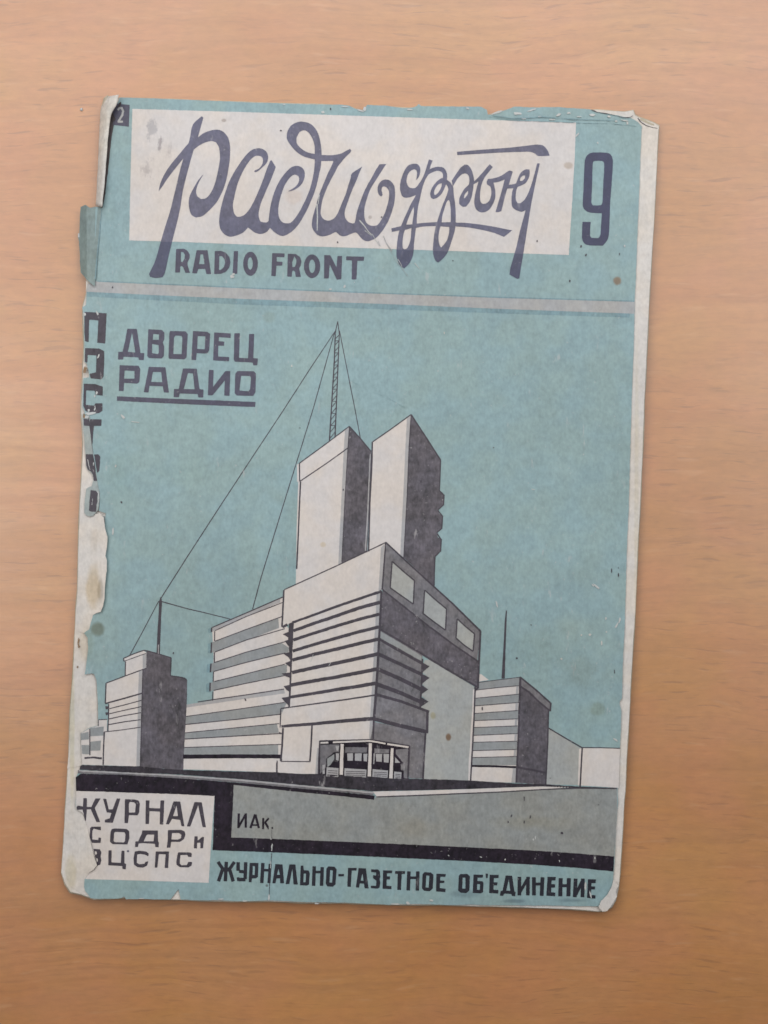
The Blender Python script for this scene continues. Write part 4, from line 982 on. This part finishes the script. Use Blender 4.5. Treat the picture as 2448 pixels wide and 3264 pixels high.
p.fill(3, BK, [(241,2478),(256,2466),(400,2470),(560,2480),(745,2494),(960,2512),(1194,2536),(1192,2549),(1080,2537),(960,2525),(745,2502),(741,2590),(737,2669),(900,2675),(1240,2689),(1480,2700),(1700,2711),(1850,2721),(1958,2730),(1955,2778),(1850,2767),(1700,2756),(1480,2744),(1240,2733),(900,2718),(678,2710),(681,2620),(684,2537),(560,2531),(400,2526),(243,2521)], r=0.7)
p.build()
p = cv('pavement_print')
p.fill(2, 'pavement_ink', [(743,2500),(960,2524),(1192,2548),(1200,2538),(1340,2532),(1480,2527),(1733,2514),(1850,2511),(1966,2512),(1968,2560),(1963,2637),(1958,2732),(1700,2713),(1480,2702),(1240,2691),(900,2677),(736,2671)])
p.build()

# wear: bare scuffs, flakes and scratches, plus a painted gap shadow
p = cv('scuff_and_shade_marks')
S = 'scuff_paper'
def blob(x, y, rx, ry, a=0, mat=S, lv=7, n=9, seed=None):
    rnd = random.Random(seed if seed is not None else x * 31 + y)
    q = []
    for i in range(n):
        t = 2 * math.pi * i / n; k = rnd.uniform(0.6, 1.15)
        u, v = rx * k * math.cos(t), ry * k * math.sin(t)
        q.append((x + u * math.cos(a) - v * math.sin(a), y + u * math.sin(a) + v * math.cos(a)))
    p.fill(lv, mat, q, r=0.2)
blob(260 + 117, 0 + 318, 5, 3) if False else None
for a in ((1890,1866,6,2.5,.7),(1978-3,1976,4,10,.2),(1966,1993,3,12,.5),(1880,2023,5,4,0),(1853,2025,3,3,0),(1931,1971,3,5,0),(1933,2014,3,3,0),(1962,2358,3,9,-1.0),(1584,1927,3,13,-.2),
          (1918,2050,3,8,.1),(1098,913,4,7,.5),(1053,922,5,3,0),(740,882,8,6,0),(744,874,5,4,0),(360,1693,3,16,.1),(368,1486,3,6,.1),(391,1328,10,4,.8),(430,1345,16,1.5,.1),
          (930,1166,3,4,0),(1416,1060,2,5,0),(930,1165,2,3,0),(1840,430,10,3,-.8),(1905,455,4,3,.7),(1991,784,3,5,.2),(1912,985,2,2,0),
          (1896,2735,2,5,0),(1610,2740,3,3,0),(1533,2732,4,2,.4),(1430,2727,3,2.5,0),(1783,2745,1.5,4,0),(1882,2851,3,14,-.3),(1866,2822,4,18,.1),(866,2700,1.6,9,0),(864,2672,1.4,6,0),(857,2862,3,12,.05),
          (1262,2680,1.5,4,0),(780,2872,9,2,0),(1010,2880,10,2,0),(1264,2882,20,2.2,0),(1300,2878,8,5,.5),(1375,2870,9,3,0),(704,2866,9,3,0),(450,2864,10,2,0),(1700,2676,3,5,0),(1707,2670,2,7,0),
          (1130,900,1.5,2,0),(1790,2100,4,3,0),(1700,1560,7,1.5,.2),(1900,1868,14,3.5,.7)):
    x, y, rx, ry, an = a
    blob(x, y, rx, ry, an)
# bare ridge along the folded top edge
for x, y, rx, ry, an in ((1649,362,16,5,0),(1696,351,18,3,-.3),(1668,378,10,3,0),(1780,366,11,4,-.4),(1720,372,7,2.5,0),(1888,366,12,5,.1),(1942,372,6,4,0),(1990,384,14,3,.2),(1845,372,10,2,0),(1585,358,20,4,-.35),(1813,360,7,3,0),(1150,352,16,3,.35),(1162,346,5,8,0),(1100,340,14,2.5,.1),(1306,349,12,2.5,0),(1490,345,6,3,.5),(1030,357,6,5,0),(905,333,5,2,0),(1965,386,5,3,0),(2000,392,4,5,0),(1760,381,13,2,0)):
    blob(x, y, rx, ry, an)
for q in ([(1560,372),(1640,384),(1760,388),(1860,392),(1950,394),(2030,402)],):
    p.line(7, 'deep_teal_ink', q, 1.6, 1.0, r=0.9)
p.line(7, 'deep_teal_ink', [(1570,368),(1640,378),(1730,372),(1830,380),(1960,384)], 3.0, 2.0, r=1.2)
p.line(7, K, [(1885,350),(1905,358),(1935,362),(1965,369),(1990,375),(2008,374),(2018,368)], 1.8, 1.4, r=1.0)  # dark line paints the gap shadow along the cover's torn top edge
# scratches over the title
for q, w in (([(1010,650),(1012,690),(1011,735)],4.6),([(1018,620),(1014,650)],3.0),([(1146,702),(1160,718),(1174,738),(1184,748)],3.4),([(1186,745),(1197,765),(1210,784)],2.0),([(1163,735),(1185,752)],2.0),
             ([(1322,838),(1330,848),(1338,858)],2.0),([(1268,826),(1276,838),(1281,850)],2.2),([(990,2110),(995,2098),(998,2086)],1.8),([(1048,2122),(1055,2110)],1.6)):
    p.line(7, S, q, w, w * 0.6, r=0.7)
for q, w in (([(1222,752),(1232,776),(1250,800)],1.8),([(1205,768),(1212,784)],1.6),([(1230,770),(1240,792),(1262,830),(1300,880)],1.0)):
    p.line(7, 'band_grey', q, w, r=0.7)
# dark flecks
for x, y, rx, ry, an in ((1054,347,3,4,0),(359,916,2.4,4,0),(1949,1818,2,9,0),(1972-1,1832,2,7,0),(1972-1,1810,1.5,4,0),(553,2081,2.4,4,.3),(1342,1535,2.6,6,0),(1792,2655,5,4,0),(1693,1992,2.5,2.5,0),(1647,2098,4,3,.5),(387,1601,3,5,-.4),(1094,1561,2.5,4,0),(1630,2601,3,6,.4),(1620,2620,2,4,0),(1671,2620,2,7,0),(1690,2604,2,6,.3),(1671,2546,1.5,8,0),(1671,2780-233,1.4,6,0),(1908,2565,3,1.6,.8),(1537,2258,3,8,0),(1076,772,2.5,3,0),(895,416,3,3,0),(1712,768,2.5,3.5,.3),(1216,692,3.5,3,0),(1852,784,3,5,.3),(1868,812,3,5,.4),(1975,810,1.6,6,0),(1816,896,3,5,0),(1444,831,3,2,.4),(782,2230,3,5,-.4),(1960-1,2140,1.4,7,0),(956,1364,2,2,0)):
    blob(x, y, rx, ry, an, K, 7, 7)
# vertical crack through the publisher's line
p.line(7, K, [(866,2640),(866,2680)], 0.8, r=0.8)
p.line(7, K, [(866,2718),(863,2760),(860,2800),(858,2855)], 1.7, r=0.8)
p.line(7, S, [(868,2690),(866,2712)], 2.6, r=0.6)
p.line(7, S, [(863,2745),(862,2775)], 2.2, r=0.6)
# long pale crease lines in the sky
for q, w in (([(1190,1250),(1240,1270),(1292,1300)],1.1),([(1115,1212),(1145,1228)],1.1)):
    p.line(7, 'deep_teal_ink', q, w * 0.6, r=0.6)
# rubbed letters and edges by the torn spine
for x, y, rx, ry, an in ((270,1002,5,5,0),(310,998,3,9,-.5),(314,1135,3,8,.4),(308,1252,4,7,0),(302,1262,3,6,0),(302,1300,3,10,.1),(288,1318,18,5,-.1),(275,1330,10,4,0),(283,1308,4,5,0)):
    blob(x, y, rx, ry, an)
for x, y, rx, ry, an in ((271,1178,6,12,.3),(268,1325,5,9,0)):
    blob(x, y, rx, ry, an, 'brown_tear', 8)
for q, w in (([(298,1224),(302,1240)],3.0),([(305,1240),(304,1256)],3.4),([(283,1326),(283,1345)],2.4),([(302,1296),(298,1310)],3)):
    p.line(7, K, q, w, w * 0.4, r=0.7)
p.build()

bpy.data.objects['scuff_and_shade_marks']['kind'] = 'stuff'
# ================================================================== TORN FLAPS AND CURLED EDGES
def lift(base, dz): return lambda x, y: base(x, y) + dz
# spine flap that peels away from the cover (grey-green, still printed)
fl = T(200,1320,400,[(262,0),(300,-30),(345,-10),(362,60),(350,160),(366,260),(385,420),(398,500),(412,570),(425,680),(440,780),(456,880),(468,960),(486,1030),(488,1120),(478,1200),(470,1265),(450,1285),(400,1345),(350,1352),(310,1340),(285,1300),(286,1200),(300,1080),(312,985),(350,962),(380,955),(395,910),(408,860),(395,800),(360,765),(330,740),(308,690),(302,560),(290,400),(280,280),(268,160),(262,60)])
flap_z = lambda x, y: H(x, y) + 0.00022 + 0.00045 * sstep(315, 262, x) * -1 + 0.00018 * math.sin(y * 0.02)
fo = sheet('spine_flap', rough(fl, 0.6, 8, 4.0), flap_z, 0.00012, 'flap_grey', root, 14)
fo['label'] = 'torn grey green strip of the spine with broken letters'
p = Print('spine_flap_lettering', fo, flap_z)
f = (200,1320,400)
p.fill(2, 'line_ink', T(*f,[(275,62),(352,66),(354,150),(345,155),(278,150)]), r=0.6)
p.fill(2, 'line_ink', T(*f,[(302,530),(398,530),(414,600),(428,700),(436,780),(446,840),(455,880),(420,885),(405,870),(400,800),(372,760),(335,735),(312,680)]), r=0.8)
p.fill(2, 'line_ink', T(*f,[(368,1005),(440,1012),(462,1050),(455,1150),(440,1290),(380,1290),(345,1275),(352,1150)]), r=0.8)
p.line(3, 'scuff_paper', T(*f,[(330,600),(345,680),(360,735)]), 2.2, 1.4, r=0.8)
p.line(3, 'scuff_paper', T(*f,[(408,640),(405,680)]), 3, 2, r=0.8)
p.line(3, 'scuff_paper', T(*f,[(462,1020),(478,1080),(470,1180)]), 3, 2, r=0.8)
p.line(3, 'scuff_paper', T(*f,[(395,1120),(385,1200)]), 1.6, 1.4, r=0.8)
p.build()
# small greyish remnant of the old spine, lower down
rm = T(200,1320,400,[(480,1330),(520,1345),(556,1350),(562,1450),(556,1550),(540,1580),(505,1560),(480,1500),(470,1420)])
sheet('spine_flap', rough(rm, 0.5, 8, 9.0), lift(H_under, 0.00012), 0.00008, 'flap_grey', root, 14)
# folded green tab sticking out at the upper left
tab = T(200,600,600,[(158,165),(200,145),(240,172),(300,160),(345,172),(338,260),(326,380),(312,500),(300,620),(290,740),(282,865),(262,850),(205,800),(158,742),(150,640),(152,600),(146,520),(142,470),(132,420),(146,395),(150,300),(152,220)])
def tab_z(x, y):
    t = (x - 250) / 70.0
    return H(270, y) + 0.00020 + 0.00085 * math.sin(max(0, min(1, t)) * math.pi) * 0.8 - 0.0016 * (1 - sstep(250, 285, x))
to = sheet('spine_tab', rough(tab, 0.5, 8, 6.0), tab_z, 0.00014, 'flap_teal', root, 12)
to['label'] = 'faded green tab of the spine folded outwards'
p = Print('tab_crease', to, tab_z)
p.line(1, 'deep_teal_ink', T(200,600,600,[(342,180),(326,380),(312,500),(298,640),(286,800)]), 2.6, 4.0, r=0.8)
p.line(1, 'teal_ink', T(200,600,600,[(300,170),(292,300),(286,420)]), 7.0, 1.5, r=0.8)
p.fill(1, 'scuff_paper', T(200,600,600,[(134,398),(146,395),(148,430),(136,432)]), r=0.6)
p.build()
# brown tear slivers
sl = T(200,600,600,[(205,800),(262,852),(283,868),(272,930),(240,925),(205,935)])
sheet('page', rough(sl, 0.5, 8, 6.0), lift(H_under, 0.0002), 0.0001, 'curl_paper', root, 14)

# curled strip: the cover's torn spine edge rolled back at the top left
def ribbon(name, left, right, prof, thick, mat, nu=12, sub=5, parent=root):
    """surface between two polylines; prof(u, v) gives the height, u across, v along"""
    Lp = smooth(left, False, sub); Rp = smooth(right, False, sub)
    n = len(Lp); verts = []; faces = []
    for j in range(n):
        for i in range(nu + 1):
            u = i / nu
            x = Lp[j][0] * (1 - u) + Rp[j][0] * u; y = Lp[j][1] * (1 - u) + Rp[j][1] * u
            wob = 1.2 * noise.noise(Vector((x * 0.05, y * 0.03, 2.0)))
            verts.append(to_world(x + wob, y, prof(u, j / (n - 1), x, y)))
    m_ = len(verts)
    verts += [(a, b_, c_ - thick) for a, b_, c_ in verts]
    w = nu + 1
    for j in range(n - 1):
        for i in range(nu):
            a = j * w + i
            faces.append([a, a + w, a + w + 1, a + 1]); faces.append([m_ + a, m_ + a + 1, m_ + a + w + 1, m_ + a + w])
    for j in range(n - 1):
        a = j * w; faces.append([a, m_ + a, m_ + a + w, a + w])
        a = j * w + nu; faces.append([a, a + w, m_ + a + w, m_ + a])
    for i in range(nu):
        a = i; faces.append([a, a + 1, m_ + a + 1, m_ + a])
        a = (n - 1) * w + i; faces.append([a, m_ + a, m_ + a + 1, a + 1])
    return link(name, verts, faces, [mat], None, parent)
cl = TA([(395,75),(350,130),(330,230),(322,380),(315,560),(308,700),(300,880),(290,1035)])
cr_ = TA([(492,60),(478,140),(432,220),(412,330),(396,480),(378,720),(362,900),(348,1050)])
def curl_prof(u, v, x, y):
    a = u * 1.75
    r = 0.0042 * (0.95 - 0.35 * v) * (0.9 + 0.1 * math.sin(v * 9))
    return Z_COVER - 0.0008 + r * math.sin(a) ** 0.8 * 1.15 + 0.0002 * noise.noise(Vector((x * 0.06, y * 0.03, 5)))
co = ribbon('curled_edge', cl, cr_, curl_prof, 0.00014, 'curl_paper', 12, 5)
co['label'] = 'torn paper edge rolled back into a narrow curl'
gap_pts = [(384,324),(388,328),(380,345),(370,372),(360,410),(353,460),(347,520),(340,580),(334,630),(327,662),(322,664),(322,600),(330,520),(338,440),(344,390),(352,362),(366,340)]
sheet('curl_shade_strip', rough(gap_pts, 1.2, 7, 2.0), lift(H, 0.00006), 0.00005, 'curl_gap_shade', root, 12)  # thin dark sheet that paints the shade along the curl's right base
cl2 = TA([(360,90),(345,150),(338,240)]); cr2 = TA([(400,62),(405,120),(402,230)])
ribbon('curled_edge', cl2, cr2, lambda u, v, x, y: Z_COVER - 0.0004 + 0.0010 * math.sin(u * 2.6), 0.00012, 'cream_paper', 6, 4)

# dog-eared page at the lower right
de = [(1956,2806),(1966,2815),(1972,2822),(1963,2840),(1966,2858),(1950,2885),(1935,2904),(1920,2906),(1908,2890),(1916,2872),(1936,2852),(1948,2830)]
def de_z(x, y):
    t = ((x - 1908) * 0.7 + (y - 2806) * 0.0) / 60
    return H(x, y) + 0.00025 + 0.0006 * max(0, min(1, 1 - t))
do = sheet('folded_corner', rough(de, 0.5, 8, 3.0), de_z, 0.00012, 'page_paper', root, 10)
# lower left: pages swell and curl under the torn cover
def swell(x, y): return H_under(x, y) + 0.00012 + 0.0011 * sstep(262, 300, x) * sstep(2590, 2660, y) * (1 - sstep(2770, 2810, y)) + 0.0007 * math.exp(-((x - 262) / 22) ** 2) * sstep(2560, 2700, y) * (1 - sstep(2760, 2850, y))
fl2 = [(232,2560),(246,2576),(262,2590),(272,2612),(280,2645),(288,2680),(296,2716),(303,2742),(309,2758),(298,2772),(284,2782),(274,2796),(268,2815),(270,2832),(280,2850),(262,2851),(246,2838),(226,2826),(216,2800),(207,2776),(210,2720),(218,2650),(226,2590)]
sheet('page', rough(fl2, 0.5, 8, 3.0), swell, 0.00012, 'page_paper', root, 10)
# patch of bare page under the torn cover, left
pt = [(258,1600),(300,1640),(318,1636),(331,1650),(336,1690),(340,1704),(343,1712),(341,1740),(336,1772),(341,1786),(340,1820),(336,1852),(334,1880),(333,1910),(328,1932),(321,1950),(308,1954),(296,1961),(292,1980),(285,2006),(268,2019),(258,2016),(246,2012),(248,1900),(252,1760)]
def pt_z(x, y): return H_under(x, y) + 0.00012 + 0.00006 * math.sin(x * 0.12) + 0.00135 * sstep(278, 340, x + (8 if y > 1950 else 0))
sheet('page', rough(pt, 0.6, 8, 3.0), pt_z, 0.0001, 'page_paper', root, 12)
pz = [(214,2450),(262,2440),(258,2400),(256,2337),(284,2320),(311,2313),(310,2241),(305,2166),(294,2150),(246,2152),(236,2220),(228,2300),(222,2380)]
sheet('page', rough(pz, 0.6, 8, 3.0), lift(H_under, 0.0001), 0.0001, 'page_paper', root, 16)
p = Print('page_creases', mid, lambda x, y: H_under(x, y) + 0.00010)
p.line(1, 'line_ink', [(2033,376),(2044,390),(2060,400),(2080,406),(2096,409)], 2.6, 1.2, r=1.0)
p.line(1, 'cream_paper', [(2040,378),(2060,388),(2084,398)], 7, 4, r=1.0)
p.build()
p = Print('page_stains', mid, lambda x, y: H_under(x, y) + 0.00024)
for q in ([(250,2032),(254,2040),(251,2052),(256,2062),(250,2066),(247,2050)],[(296,1850),(300,1880),(298,1905),(295,1880)],[(246,2122),(250,2124),(248,2130),(244,2128)]):
    p.fill(1, 'brown_tear', q, r=0.4)
p.build()

# ================================================================== CRUMB
bm = bmesh.new(); bmesh.ops.create_icosphere(bm, subdivisions=2, radius=0.00045)
for v in bm.verts:
    v.co *= 1 + 0.5 * noise.noise(v.co * 3000); v.co.z = v.co.z * 0.6
me = bpy.data.meshes.new('paper_crumb'); bm.to_mesh(me); bm.free(); me.materials.append(MATS['scuff_paper'])
o = bpy.data.objects.new('paper_crumb', me); scene.collection.objects.link(o)
o.location = to_world(260, 349, 0.00025)
o['label'] = 'tiny white paper crumb on the table left of the magazine corner'; o['category'] = 'crumb'
